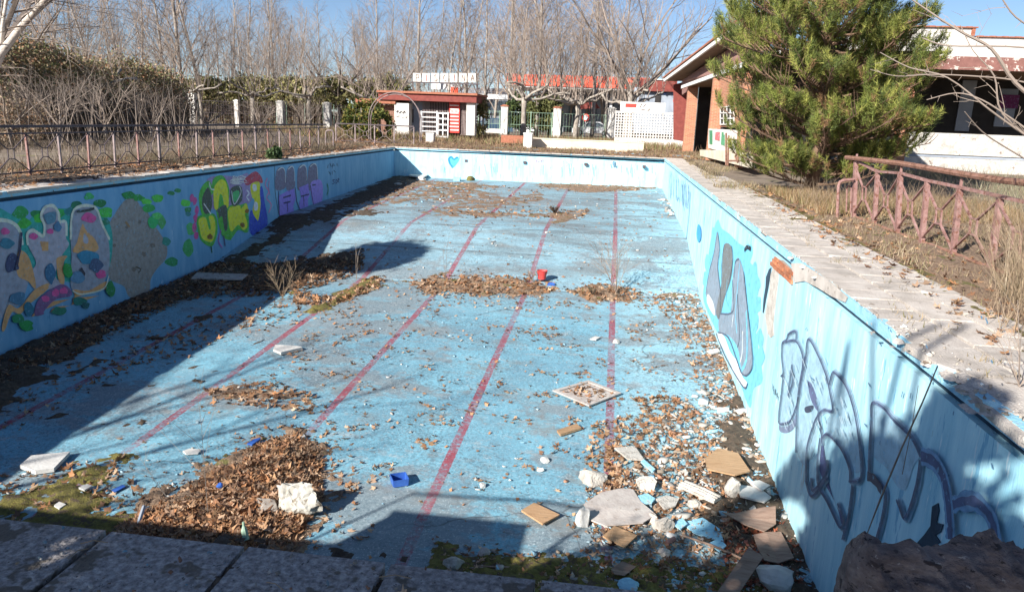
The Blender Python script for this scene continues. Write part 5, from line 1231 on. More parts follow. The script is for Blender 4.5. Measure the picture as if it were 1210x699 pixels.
0 and leafmass('young_pine', 'small low green sapling pine at the foot of the large one', 'tree', [(4.25, 18.0, .45, .1, 1.5), (4.75, 17.3, .4, .1, 1.1)], 3500, .055, np.array([(.16, .20, .05), (.24, .28, .07), (.3, .3, .1)]))
stm = tag(stems('dry_undergrowth', 600, lambda: (rnd.uniform(4.0, 7.5), rnd.uniform(15.4, 18), 0), .55, .004, matl='drystem', lean=.5), 'tangle of dry stems under the pine', 'undergrowth')
grass('dry_grass', *clumped([(4.0, 14.8), (8.5, 14.6), (9, 19), (3.9, 20)], 14000, 60, .35), .2, .007, np.array([(.34, .22, .11), (.28, .16, .08), (.2, .18, .07), (.4, .3, .18)]), lb='rusty dry grass and needles under the pine')

# ================================================================ grass and brush on the ground (past counting)
zn = np.zeros
grass('dry_grass', *clumped([(3.5, 4.6), (9, 4.6), (9, 15), (3.75, 15)], 8000, 80, .3), .11, .0045, lb='dry straw grass round the right railing')
grass('dry_grass', *clumped([(3.6, 4.0), (5.4, 3.8), (5.6, 7.6), (4.05, 8.2)], 5000, 18, .2), .8, .004, np.array([(.40, .32, .21), (.34, .25, .15), (.46, .38, .27)]), lb='tall bleached straw tuft at the right edge')
grass('dry_grass', *clumped([(XR+.3, 20), (4.6, 20), (4.7, 44), (XR+1.1, 44)], 3000, 50, .2), .13, .008, lb='dry grass between deck slabs and brick portico')
grass('dry_grass', *clumped([(-11, YF+.4), (4, YF+.7), (7, 44), (-14, 44)], 14000, 110, .3), .18, .012, np.array([(.26, .16, .11), (.34, .25, .16), (.2, .12, .09), (.22, .2, .08)]), lb='reddish dry weeds behind the far pool edge')
grass('dry_grass', *clumped([(-18, 43), (8, 43), (8, 61), (-30, 61)], 26000, 200, .5), .42, .022, np.array([(.30, .22, .12), (.36, .24, .14), (.24, .15, .10), (.23, .24, .09)]), lb='dry brush between bench wall and fence')
grass('dry_grass', *clumped([(-14.5, 8), (-11.9, 8), (-11.6, 36), (-15, 36)], 16000, 120, .3), .24, .007, np.array([(.2, .14, .10), (.15, .105, .07), (.13, .12, .06), (.3, .24, .17)]), lb='dry grass at the foot of the left railing')
grass('dry_grass', *clumped([(-34, 16), (-14, 16), (-14, 60), (-52, 60)], 30000, 260, .8), .30, .010, np.array([(.17, .12, .085), (.13, .095, .065), (.25, .19, .14), (.12, .10, .06)]), lb='wild dry grass covering the ground left of the railing')
grass('dry_grass', *clumped([(8.5, 15), (24, 15), (30, 35), (8, 35)], 14000, 120, .7), .32, .010, np.array([(.2, .2, .12), (.28, .26, .18), (.34, .27, .18)]), lb='dry brush in front of the terrace wall')
grass('dry_grass', *clumped([(XR+.1, 4.4), (3.9, 4.6), (4.2, 24), (XR+.9, 24)], 1200, 110, .07), .06, .004, np.array([(.26, .2, .1), (.2, .18, .07), (.34, .26, .16)]), lb='tiny dry weeds in the deck joints')
z0_ = lambda y: np.zeros_like(y)-.02
def gpatch(name, P, matl, h, seed, lb, res=.1, **k): return tag(patch(name, P, matl, h, res, seed=seed, zf=z0_, **k), lb, 'dirt')
gpatch('dirt_patch', [(3.45, 4.2), (8, 4.2), (9, 16), (4.2, 20), (3.85, 12)], 'litter', .05, 1., 'matted dry litter beside the right deck slabs', base=.3)
gpatch('dirt_patch', [(3.28, 5), (3.75, 5), (3.75, 22), (3.3, 22)], 'moss', .028, 2., 'mossy dirt along the outer deck joint', res=.05, base=.05)
gpatch('dirt_patch', [(-12.6, 9), (-11.2, 9), (-11.0, 22), (-11.25, 35), (-12.6, 35)], 'soil', .05, 3., 'dark soil and leaves along the left coping', base=.28, ns=1.2)
gpatch('dirt_patch', [(-11, YF+.35), (3.5, YF+.6), (4, 41), (-14, 41)], 'litter', .06, 4., 'littered dirt behind the far pool edge', base=.35)
# leaves lying about on the deck and brush zones
for nm, P, n, sz, lb in (('fallen_leaves', [(2.9, 4), (8, 4), (9, 20), (3.6, 22)], 2600, .07, 'brown leaves scattered beside the right deck'), ('fallen_leaves', [(-15, 8), (-10.75, 8), (-10.75, 36), (-15, 36)], 5200, .08, 'brown leaves along the left coping and railing'),
                         ('fallen_leaves', [(-14, YF+.3), (6, YF+.6), (8, 58), (-22, 58)], 9000, .13, 'brown leaves over the ground behind the far edge'), ('fallen_leaves', [(-2.4, 1.5), (2.3, 1.5), (2.3, 2.3), (-2.4, 2.3)], 26, .035, 'small brown leaf scraps on the near coping')):
    x, y = sampin(P, n); tag(scatter(nm, x, y, np.full(n, .015), nr.uniform(.7, 1.2, n)*sz, LEAF, LEAFF, LCOL, .3), lb, 'leaves')

# ================================================================ in the pool: soil, moss, leaves (past counting)
def fpatch(name, px, matl, h, seed, lb, **k): return tag(patch(name, flp(px), matl, h, seed=seed, **k), lb, 'debris')
SOIL = [((0, 418), (60, 396), (130, 366), (200, 340), (250, 315), (300, 322), (345, 322), (420, 300), (430, 330), (350, 345), (280, 338), (230, 350), (150, 372), (60, 425), (0, 470))]
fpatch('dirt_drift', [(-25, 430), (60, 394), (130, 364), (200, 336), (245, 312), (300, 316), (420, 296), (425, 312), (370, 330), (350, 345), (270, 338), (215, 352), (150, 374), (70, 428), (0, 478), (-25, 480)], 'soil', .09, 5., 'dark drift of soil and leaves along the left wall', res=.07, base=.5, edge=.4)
fpatch('dirt_drift', [(250, 312), (300, 290), (380, 245), (470, 206), (500, 208), (470, 225), (410, 248), (330, 285), (290, 312)], 'soil', .05, 6., 'thin dark dirt line along the far left wall', base=.2)
fpatch('dirt_drift', [(300, 262), (350, 252), (440, 248), (452, 253), (380, 262), (320, 275)], 'soil', .04, 6.5, 'dark damp dirt band crossing the shaded far floor', base=.15)
fpatch('litter_mound', [(480, 333), (520, 326), (580, 327), (640, 332), (660, 342), (640, 349), (570, 350), (500, 347)], 'litter', .06, 7., 'long low mound of leaves across the lanes at mid pool', res=.05, base=.22, edge=.35)
fpatch('litter_mound', [(670, 343), (700, 336), (745, 340), (757, 347), (740, 356), (700, 355)], 'litter', .10, 8., 'small round mound of litter on the right lane line', res=.05, base=.25, edge=.3)
fpatch('litter_mound', [(345, 345), (390, 352), (440, 328), (456, 326), (450, 338), (405, 356), (385, 370), (360, 368), (392, 352)], 'moss', .08, 9., 'mossy leaf mound where the shadow edge meets the second lane', res=.05, base=.3)
fpatch('litter_mound', [(455, 235), (500, 222), (560, 222), (600, 232), (640, 226), (650, 236), (560, 252), (540, 258), (490, 252), (540, 240), (500, 236), (450, 245)], 'litter', .03, 10., 'thin crumbs of litter across the far lanes', res=.06, base=-.22)
fpatch('litter_mound', [(625, 218), (700, 216), (780, 214), (786, 222), (740, 226), (690, 228)], 'litter', .05, 11., 'leaf strip along the far wall foot', res=.06, base=-.02)
fpatch('litter_mound', [(535, 250), (640, 252), (700, 246), (690, 258), (645, 268), (650, 256), (560, 257)], 'litter', .04, 12., 'leaf strip along the far floor joint', res=.06, base=-.05)
fpatch('litter_mound', [(470, 212), (560, 216), (600, 221), (560, 224), (500, 220), (450, 240), (420, 250), (440, 236), (480, 218)], 'litter', .04, 13., 'leaf strip in the far left sunny corner', res=.06, base=-.02)
fpatch('moss_patch', [(0, 588), (60, 572), (100, 545), (150, 540), (152, 560), (120, 575), (130, 600), (200, 640), (170, 660), (0, 640)], 'moss', .05, 14., 'olive moss and grit patch at the lower left', res=.035, base=.28)
fpatch('moss_patch', [(240, 462), (275, 450), (330, 458), (372, 470), (360, 482), (300, 474), (250, 474)], 'litter', .03, 15., 'brown litter streak across the second lane line', res=.04, base=.12)
fpatch('litter_mound', [(130, 640), (190, 590), (240, 565), (300, 528), (345, 512), (378, 530), (382, 580), (360, 620), (340, 650), (300, 672), (120, 672)], 'litter', .085, 16., 'deep near pile of litter under the oak leaves', res=.035, base=.5, edge=.5)
fpatch('moss_patch', [(500, 700), (530, 655), (590, 650), (640, 650), (690, 655), (760, 660), (860, 670), (960, 700), (980, 760), (500, 760)], 'moss', .06, 17., 'dark damp moss strip under the near wall', res=.03, base=.22)
fpatch('dirt_drift', [(880, 440), (905, 520), (925, 575), (960, 660), (985, 720), (900, 720), (860, 640), (800, 620), (830, 560), (850, 500), (862, 450)], 'soil', .05, 18., 'dark grit under the rubble by the right wall', res=.04, base=.2)
fpatch('dirt_drift', [(822, 345), (832, 372), (880, 462), (872, 470), (840, 410), (812, 352), (770, 352), (780, 344)], 'litter', .03, 19., 'brown grit along the foot of the right wall', res=.05, base=.2)
fpatch('litter_mound', [(350, 478), (720, 520), (735, 560), (715, 580), (712, 550), (700, 570), (688, 600), (712, 620), (735, 590)], 'litter', .02, 20., 'brown scrap trail on the near right lane line', res=.05, base=-.1) if False else None

def lf(px, n, sz, h=0., lb='', dens=None, cols=LCOL, tilt=.45, colp=None):
    P = flp(px); x, y = sampin(P, n); z = fzv(y)+.012
    if h:
        d = np.clip(polydist(P, x, y)/.5, 0, 1); z = z+d*h*nr.uniform(.5, 1.05, len(x))
    return tag(scatter('fallen_leaves', x, y, z, nr.uniform(.4, 1.45, len(x))*sz, LEAF, LEAFF, cols, tilt, colp=colp), lb, 'leaves')
lf([(120, 640), (160, 612), (200, 590), (240, 565), (300, 528), (350, 512), (378, 535), (382, 590), (362, 622), (340, 650), (300, 672), (120, 672)], 7500, .07, .11, 'deep pile of orange-brown oak leaves at the near left')
lf([(150, 640), (190, 625), (330, 590), (370, 600), (350, 650), (300, 665), (150, 660)], 800, .09, .13, 'larger curled orange leaves on the near edge of the pile')
lf([(345, 345), (390, 352), (440, 326), (458, 326), (450, 340), (400, 360), (350, 362)], 480, .08, .07, 'leaves on the mossy mound at the shadow edge')
lf([(480, 333), (520, 325), (600, 326), (650, 333), (662, 344), (620, 352), (500, 349)], 620, .075, .06, 'leaves on the long mid pool mound')
lf([(668, 343), (705, 335), (750, 341), (760, 348), (740, 358), (695, 356)], 380, .075, .06, 'leaves on the round mound by the right lane')
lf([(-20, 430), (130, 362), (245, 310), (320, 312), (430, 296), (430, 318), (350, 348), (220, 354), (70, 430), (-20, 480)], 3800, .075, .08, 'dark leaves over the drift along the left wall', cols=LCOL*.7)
lf([(130, 425), (340, 345), (400, 352), (250, 400), (60, 480)], 220, .08, 0, 'leaves strewn on the shaded near-left floor')
lf([(240, 458), (330, 452), (380, 470), (360, 486), (250, 478)], 190, .075, .02, 'leaves in the streak across the second lane')
lf([(0, 560), (150, 535), (180, 600), (120, 640), (0, 625)], 240, .07, 0, 'leaves on the lower left moss')
lf([(480, 225), (640, 225), (660, 240), (560, 256), (480, 250)], 240, .08, 0, 'leaf crumbs on the far middle floor')
lf([(410, 250), (480, 213), (560, 217), (620, 222), (560, 226), (490, 224), (420, 256)], 300, .09, 0, 'leaves in the far left sunny corner')
lf([(630, 217), (785, 213), (786, 223), (690, 229), (640, 224)], 300, .09, 0, 'leaves along the far wall foot')
lf([(540, 250), (700, 247), (690, 258), (560, 258)], 200, .09, 0, 'leaves along the far floor joint')
lf([(660, 462), (695, 452), (728, 464), (696, 478)], 110, .065, .05, 'leaves filling the square wooden frame')
lf([(745, 470), (800, 468), (830, 490), (815, 500), (770, 498)], 260, .065, .03, 'orange leaves in a loose heap beside the right lane')
lf([(700, 500), (760, 490), (850, 500), (880, 560), (900, 640), (880, 690), (700, 640), (690, 560)], 1500, .062, .02, 'orange leaves among the rubble')
lf([(715, 520), (735, 520), (735, 585), (715, 585)], 160, .06, .02, 'leaves covering the end of the right lane line')
lf([(815, 350), (835, 375), (885, 470), (930, 590), (880, 560), (840, 480), (800, 400), (770, 350)], 800, .065, .01, 'leaves along the foot of the right wall')
lf([(510, 640), (600, 650), (760, 650), (900, 670), (940, 760), (500, 760)], 500, .055, .02, 'leaves in the damp strip under the near wall')
lf([(850, 600), (930, 620), (960, 700), (850, 720)], 300, .06, .05, 'dark red leaves beside the brown boards', cols=LCOL*np.array([.9, .5, .5]))
lf([(90, 660), (130, 590), (230, 540), (330, 490), (400, 500), (430, 580), (400, 640), (300, 690), (120, 690)], 420, .06, 0, 'loose leaves thinning out around the near pile')
lf([(440, 345), (470, 322), (600, 316), (690, 326), (780, 335), (790, 356), (700, 364), (500, 362)], 330, .06, 0, 'loose leaves around the mid pool mounds')
lf([(-20, 500), (60, 440), (230, 370), (330, 372), (420, 345), (430, 372), (300, 395), (90, 470), (-20, 540)], 420, .06, 0, 'loose leaves beyond the drift along the left wall')
# loose clusters
cx, cy = sampin(flp([(250, 440), (400, 370), (560, 350), (820, 352), (880, 470), (930, 600), (860, 690), (380, 660), (380, 560)]), 150)
k = nr.integers(0, 150, 1150); w = nr.random(1150); x = cx[k]+nr.normal(0, .13, 1150); y = cy[k]+nr.normal(0, .10, 1150)
tag(scatter('fallen_leaves', x, y, fzv(y)+.012, nr.uniform(.7, 1.2, 1150)*.062, LEAF, LEAFF, LCOL, .35), 'small clusters of brown leaves over the sunlit near floor', 'leaves')
x, y = sampin(flp([(100, 540), (400, 370), (560, 350), (820, 352), (880, 470), (930, 600), (860, 690), (380, 660)]), 420)
tag(scatter('fallen_leaves', x, y, fzv(y)+.01, nr.uniform(.6, 1.2, 420)*.055, LEAF, LEAFF, LCOL, .35), 'single brown leaves dotted over the near floor', 'leaves')
x, y = sampin(flp([(420, 320), (500, 250), (780, 228), (812, 335)]), 260)
tag(scatter('fallen_leaves', x, y, fzv(y)+.01, nr.uniform(.6, 1.2, 260)*.07, LEAF, LEAFF, LCOL, .35), 'single leaves dotted over the sloping floor', 'leaves')
def chips(px, n, sz, lb, colp=None, flat=.16, tilt=.22, jit=.25, pw=2.2):
    x, y = sampin(flp(px), n); s = sz*(.35+nr.random(n)**pw*1.6)
    return tag(scatter('rubble', x, y, fzv(y)+.01, s, CHIP, CHIPF, CCOL, tilt, flat, 'hard', jit, colp=colp), lb, 'rubble')
chips([(690, 590), (760, 540), (790, 490), (860, 470), (885, 500), (925, 585), (960, 670), (985, 730), (700, 730)], 4200, .022, 'pale plaster and tile chips piled by the right wall')
chips([(760, 520), (850, 440), (880, 480), (915, 570), (930, 620), (780, 640), (740, 600)], 300, .06, 'larger pale flakes and tile pieces by the right wall', pw=1.4)
chips([(800, 360), (832, 362), (884, 468), (895, 520), (850, 490), (830, 420)], 420, .035, 'pale chips along the foot of the right wall')
chips([(760, 345), (822, 343), (830, 360), (812, 366)], 110, .05, 'pale chips near the slope joint at the right wall')
chips([(775, 235), (800, 240), (812, 262), (795, 262)], 50, .09, 'pale chips at the foot of the far right wall')
chips([(250, 440), (420, 365), (820, 352), (860, 450), (760, 640), (400, 640), (200, 590)], 520, .022, 'small pale crumbs over the near floor', pw=2.6)
chips([(0, 560), (200, 520), (380, 520), (380, 640), (0, 650)], 240, .022, 'pale crumbs over the lower left floor', pw=2.6)
chips([(420, 320), (480, 225), (780, 222), (812, 335)], 420, .035, 'pale crumbs over the far floor', pw=2.6)
chips([(90, 380), (250, 312), (400, 262), (330, 345), (180, 372)], 110, .04, 'pale crumbs on the dark drift')
chips([(500, 680), (560, 650), (700, 655), (760, 700), (520, 720)], 200, .035, 'broken bits in the damp strip under the near wall')

# ================================================================ single pieces of debris
def board(name, lb, cat, pts, matl, th=.02, lift=.03, tilt=0., curl=0., group=None):
    P = [onf(*p, lift) for p in pts]; c = sum(P, Vector())/len(P)
    P = [Vector((p.x, p.y, fz(p.y)+lift+tilt*(i/(len(P)-1)))) for i, p in enumerate(P)]
    m = MB()
    if curl:
        T = tessellate_polygon([P]); n = len(P); r = max((p-c).length for p in P)
        q = c.copy(); q.z = fz(c.y)+lift
        up = [Vector((p.x, p.y, p.z+curl*((p-q).length/r)**2*(.4+.6*math.sin(i*2.1)))) for i, p in enumerate(P)]
        vs = up+[q+Vector((0, 0, -.01))]+[p-Vector((0, 0, th)) for p in up]+[q-Vector((0, 0, .01+th))]
        fs = [(i, (i+1) % n, n) for i in range(n)]+[((i+1) % n+n+1, i+n+1, 2*n+1) for i in range(n)]+[(i, i+n+1, (i+1) % n+n+1, (i+1) % n) for i in range(n)]
        m.add(vs, fs)
    else: m.prism(P, (0, 0, th))
    o = m.build(name, matl, loc=tuple(c)); 
    if len(o.data.polygons) < 60:
        bv = o.modifiers.new('edge', 'BEVEL'); bv.width = .002; bv.segments = 1
    return tag(o, lb, cat, group)
board('plywood_sheet', 'clean tan plywood offcut lying against the rubble by the right wall', 'board', [(833, 543), (848, 530), (872, 536), (886, 557), (868, 562), (836, 555)], 'ply', .015, .12)
board('board_sheet', 'large stained grey-beige sheet lying on the rubble', 'board', [(690, 596), (710, 582), (734, 577), (748, 578), (757, 592), (775, 607), (760, 616), (715, 619), (698, 612)], 'greyboard', .014, .09, tilt=-.03)
board('plywood_sheet', 'orange-tan board just below the large grey sheet', 'board', [(712, 634), (726, 622), (753, 633), (738, 647)], 'ply', .015, .05)
board('plywood_sheet', 'orange-tan board left of the large grey sheet at the shadow edge', 'board', [(616, 604), (631, 595), (661, 609), (641, 620)], 'ply', .02, .04)
board('plywood_wedge', 'thin tan wedge of wood below the square frame', 'board', [(658, 510), (681, 502), (687, 507), (662, 515)], 'ply', .03, .02)
board('plaster_sheet', 'white wedge-shaped plaster sheet above the large grey sheet', 'board', [(726, 530), (750, 528), (761, 544), (742, 543)], 'plaster', .02, .06)
board('warped_board', 'warped brown board curling up beside the right wall', 'board', [(853, 606), (868, 607), (885, 602), (902, 600), (916, 602), (917, 618), (903, 629), (880, 621), (868, 612)], 'oldply', .012, .10, curl=.06)
board('warped_board', 'second warped brown board nearer than the curled one', 'board', [(890, 632), (905, 630), (923, 627), (930, 642), (938, 661), (920, 664), (903, 663), (895, 648)], 'oldply', .012, .08, curl=.06)
board('paper_scrap', 'thin brown curled scrap near the lower right rubble', 'board', [(722, 672), (735, 664), (752, 668), (738, 680), (726, 680)], 'oldply', .006, .05, curl=.04)
board('plaster_flake', 'large white rounded plaster plate close to the right wall', 'plaster', [(870, 574), (884, 575), (898, 578), (911, 588), (903, 594), (890, 591), (875, 587)], 'foam', .02, .06)
board('plaster_flake', 'small flat white plate behind the large rounded one', 'plaster', [(886, 570), (897, 568), (910, 574), (900, 580)], 'foam', .015, .09)
board('plaster_flake', 'white pointed plaster plate left of the corrugated strip', 'plaster', [(775, 590), (788, 586), (802, 590), (798, 598), (785, 602)], 'plaster', .015, .06)
board('tile_piece', 'bright sky-blue flat piece right of the large grey sheet', 'tile', [(753, 587), (765, 584), (774, 590), (770, 595), (757, 595)], 'band', .02, .06)
board('tile_piece', 'sky-blue slat beside the wedge-shaped plaster sheet', 'tile', [(757, 546), (761, 544), (774, 555), (771, 558)], 'band', .02, .07)
board('tile_piece', 'bright blue triangular piece in the shaded rubble', 'tile', [(796, 620), (806, 613), (812, 620), (804, 626)], 'band', .02, .06)
board('painted_plaster', 'large blue painted plaster flake in the shaded rubble', 'plaster', [(806, 618), (830, 612), (850, 625), (855, 640), (838, 636), (820, 630)], 'band', .012, .03)
board('painted_plaster', 'second blue painted flake under the large shaded one', 'plaster', [(838, 642), (850, 636), (858, 645), (850, 652)], 'band', .012, .04)
board('foam_slab', 'thick white foam slab lying in the lower left corner', 'foam board', [(24, 553), (37, 542), (83, 537), (64, 557), (42, 560)], 'foam', .05, .02)
board('white_board', 'long white board lying in the shade near the left wall', 'board', [(226, 330), (233, 323), (293, 325), (286, 331)], 'greyboard', .03, .10)
board('foam_slab', 'small white foam piece on the second lane line', 'foam board', [(323, 415), (325, 410), (350, 411), (357, 413), (332, 419)], 'foam', .05, .02)
board('foam_scrap', 'small white scrap lying left of the leaf pile', 'foam board', [(216, 534), (224, 531), (238, 532), (234, 536), (220, 537)], 'foam', .02, .02)
board('foam_scrap', 'little white shell-like scrap on the lower left moss', 'foam board', [(93, 577), (103, 573), (109, 575), (100, 580)], 'foam', .02, .04)
board('foam_scrap', 'pale flat scrap on the olive moss', 'foam board', [(64, 598), (70, 594), (78, 597), (70, 602)], 'foam', .02, .04)
board('foam_scrap', 'white flat piece lying at the foot of the right wall beneath the grey figures', 'foam board', [(835, 415), (848, 412), (851, 416), (840, 419)], 'foam', .02, .03)
board('foam_scrap', 'narrow white scrap on the mid floor left of the right lane', 'foam board', [(697, 401), (703, 398), (709, 399), (704, 402)], 'foam', .02, .02)
board('white_board', 'white sheet leaning at the foot of the far left corner', 'board', [(483, 208), (493, 204), (506, 207), (500, 211)], 'foam', .05, .10)
# big plank reaching out of the frame
m = MB(); a = onf(893, 652, .28); b = onf(852, 712, .10); m.beam(a+Vector((0, 0, 0)), b, .17, .02, up=(.3, 0, 1)); tag(m.build('plank', 'oldply', loc=tuple(b)), 'dark brown plank propped on the rubble at the bottom edge', 'plank')
# square wooden frame
t = thing('wooden_frame', 'square wooden frame full of leaves lying on the right lane line', 'frame', tuple(onf(694, 465)))
q = [onf(*p, .03) for p in ((653, 462), (695, 450), (734, 465), (696, 480))]; ci = sum(q, Vector())/4
for i in range(4):
    a, b = q[i], q[(i+1) % 4]; ai, bi = a.lerp(ci, .16), b.lerp(ci, .16); MB().prism([a, b, bi, ai], (0, 0, .02+.002*(i % 2))).build('slat', 'greyboard', parent=t)
MB().prism([p-Vector((0, 0, .015)) for p in (q[0].lerp(ci, .15), q[1].lerp(ci, .15), q[2].lerp(ci, .15), q[3].lerp(ci, .15))], (0, 0, .008)).build('back_panel', 'greyboard', parent=t)
# corrugated plaster strip
t = thing('ridged_strip', 'white ridged plaster strip lying among the rubble', 'moulding', tuple(onf(828, 580)))
a, b = onf(806, 573, .06), onf(848, 592, .06); d = (b-a); s = Vector((-d.y, d.x, 0)).normalized()
MB().prism([a-s*.09, b-s*.09, b+s*.09, a+s*.09], (0, 0, .03)).build('base', 'plaster', parent=t)
for k in (-.06, 0, .06): MB().tube([a+s*k+Vector((0, 0, .035)), a.lerp(b, .5)+s*(k+.01)+Vector((0, 0, .04)), b+s*k+Vector((0, 0, .035))], .022, 6).build('ridge', 'plaster', parent=t)
# lumps
def lp(name, lb, cat, px, py, wpx, hpx, matl, seed, amp=.35, dz=0., sub=3, fr=1.6, ridge=0.):
    p = onf(px, py); r = (p-EYE).length/F; w = wpx*r/2; h = hpx*r/2
    o = lump(name, (p.x, p.y, fz(p.y)+h*.55+dz), (w, w*.8, h), matl, seed, amp, sub, fr=fr, ridge=ridge); return tag(o, lb, cat)
def crumple(name, lb, px, py, wpx, hpx, matl, seed):
    p = onf(px, py); r = (p-EYE).length/F; w = wpx*r/2; h = hpx*r/2; import bmesh
    bm = bmesh.new(); bmesh.ops.create_icosphere(bm, subdivisions=4, radius=1)
    for v in bm.verts:
        q = v.co*1.9+Vector((seed, seed*2, 0)); c = noise.cell_vector(q*1.1); k = .80+.34*(1-abs(noise.noise(q*1.5))*3)*.5+.22*noise.noise(q*.9)
        dent = max(0, (v.co-Vector((.45, -.55, .25)).normalized()).length*-1+.75)*.75
        v.co = Vector((v.co.x*k*w, v.co.y*k*w*.85, max(v.co.z*k, -.75)*h))*(1-dent*.7)
    me = bpy.data.meshes.new(name); bm.to_mesh(me); bm.free(); me.materials.append(M[matl]); o = bpy.data.objects.new(name, me); C.objects.link(o); o.location = (p.x, p.y, fz(p.y)+h*.7); return tag(o, lb, 'bag')
M['sack'] = mat('dirty_white_plastic', [(.27, .25, .21), (.45, .43, .38), (.55, .53, .48)], 6, .6, .2, 14, spots=((.24, .2, .15), 4, .6))
lp('crumpled_sack', 'crumpled dirty white sack on the edge of the near leaf pile', 'bag', 349, 605, 62, 52, 'sack', 4.1, .35, .03, 4, 1.5, .20)
lp('log_lump', 'grey-brown bark lump half buried beside the white sack', 'log', 312, 603, 52, 22, 'bark', 4, .3, -.02)
for i, (x, y, w, h, mt, lb) in enumerate(((764, 577, 25, 19, 'plaster', 'rough white plaster chunk right above the sky-blue flat piece'), (783, 626, 26, 22, 'plaster', 'lumpy pale chunk right below the pointed plaster plate'), (771, 616, 16, 12, 'plaster', 'small pale chunk touching the large sheet at its right corner'),
    (690, 620, 17, 26, 'foam', 'white cup-like crushed piece left of the large grey sheet'), (862, 585, 20, 26, 'plaster', 'upright white cracked chunk near the rounded plate'), (728, 405 - 0, 10, 6, 'plaster', 'tiny pale chunk by the upper right lane line'),
    (570, 575, 8, 8, 'foam', 'little white lump above the left orange-tan board'), (639, 556, 9, 6, 'foam', 'tiny white scrap below the mid right floor'), (643, 545, 12, 6, 'foam', 'tiny white lump left of the right lane'), (571, 655, 14, 12, 'greyboard', 'grey stone in the shade beside the near wall'),
    (536, 668, 22, 16, 'plaster', 'squarish pinkish rubble block in the shade under the near wall'), (785, 656, 14, 12, 'plaster', 'pale stone at the front of the rubble'), (930, 592, 16, 12, 'plaster', 'grey lump touching the right wall foot'), (915, 690, 44, 26, 'foam', 'large crumpled pale piece at the bottom beside the right wall'),
    (744, 695, 26, 12, 'band', 'blue plaster lump against the near wall foot'), (498, 213, 12, 5, 'foam', 'small pale lump by the far left sunny corner'), (357, 518, 8, 7, 'foam', 'white cap-like lump at the end of the third lane'), (556, 213, 12, 6, 'moss', 'mossy lump beside the small blue box at the far wall'),
    (756, 217, 13, 12, 'brick', 'brown stone block sitting at the foot of the far wall'), (808, 562, 12, 8, 'plaster', 'pale stone above the ridged strip'), (820, 600, 18, 12, 'plaster', 'pale chunk below the ridged strip'), (702, 568, 36, 16, 'plaster', 'low pale mortar lump above the large grey sheet'), (470, 219, 9, 4, 'plaster', 'flat pale stone at the far left floor'))):
    lp('rubble_chunk', lb, 'rubble', x, y, w, h, mt, i*1.7+2, .38)
# blue open box near lane
def box_open(lb, px, py, wpx, hpx, matl, rz, name='plastic_box'):
    p = onf(px, py); r = (p-EYE).length/F; w = wpx*r/2*.85; h = hpx*r*.75; t = thing(name, lb, 'box', tuple(p)); c, s = math.cos(rz), math.sin(rz)
    f = lambda x, y, z: (p.x+c*x-s*y, p.y+s*x+c*y, p.z+z)
    def wallq(x0, y0, x1, y1, nm='side'):
        MB().prism([f(x0, y0, .01), f(x1, y1, .01), f(x1*1.06, y1*1.06, h), f(x0*1.06, y0*1.06, h)], tuple(Vector(f((y1-y0), -(x1-x0), 0))-Vector(f(0, 0, 0)))[0:3] and tuple((Vector(f((y1-y0), -(x1-x0), 0))-Vector(f(0, 0, 0))).normalized()*.008)).build(nm, matl, parent=t)
    for q in ((-w, -w, w, -w), (w, -w, w, w), (w, w, -w, w), (-w, w, -w, -w)): wallq(*q)
    MB().prism([f(-w, -w, .005), f(w, -w, .005), f(w, w, .005), f(-w, w, .005)], (0, 0, .008)).build('bottom', matl, parent=t); return t
box_open('small open blue plastic box on the floor between two lanes', 472, 571, 19, 12, 'blueplastic', .5)
box_open('little pale blue box standing at the foot of the far wall', 540, 214, 8, 6, 'band', .1)
# red bucket lying
p = onf(640, 333); t = thing('red_bucket', 'small red bucket standing on the mid pool leaf mound', 'bucket', tuple(p+Vector((0, 0, .08))))
pp = p+Vector((0, 0, .08)); m = MB(); N = 14; vs = []; fs = []
for (r, h) in ((.10, 0), (.135, .22), (.128, .22), (.095, .015)):
    for k in range(N): a = 2*PI*k/N; vs.append(pp+Vector((math.cos(a)*r, math.sin(a)*r+h*.15, h)))
for j in range(3):
    for k in range(N): fs.append((j*N+k, j*N+(k+1) % N, (j+1)*N+(k+1) % N, (j+1)*N+k))
fs.append(tuple(reversed(range(N)))); fs.append(tuple(range(3*N, 4*N))); m.add(vs, fs); m.build('shell', 'redplastic', parent=t)
MB().tube([pp+Vector((math.cos(a)*.14, math.sin(a)*.14+.033, .215)) for a in np.linspace(0, 2*PI, 17)], .008, 4).build('rim', 'redplastic', parent=t)
MB().tube([pp+Vector((math.cos(a)*.14, -.02-.05*math.sin(a), .2-.12*math.sin(a))) for a in np.linspace(0, PI, 9)], .005, 4).build('handle', 'darkmetal', parent=t)
tag(lump('blue_scrap', tuple(onf(652, 336, .02)), (.12, .08, .05), 'blueplastic', 3, .5, 2), 'tiny dark blue scrap right of the red bucket', 'scrap')
tag(lump('wrapper', tuple(onf(259, 573, .17)), (.045, .04, .035), 'blueplastic', 5, .4, 2), 'crumpled bright blue wrapper on the near leaf pile', 'wrapper')
board('blue_strip', 'short bright blue strip lying left of the leaf pile', 'strip', [(132, 579), (145, 573), (148, 575), (135, 582)], 'blueplastic', .01, .02)
board('blue_strip', 'dark blue crumpled strip above the near leaf pile', 'strip', [(292, 525), (300, 520), (308, 518), (306, 521), (298, 526)], 'blueplastic', .02, .03)
a, b = onf(170, 598, .12), onf(164, 617, .09); tag(MB().tube([a, b], .022, 7).build('short_pipe', 'greybldg', loc=tuple(a)), 'short grey tube lying on the left end of the leaf pile', 'pipe')
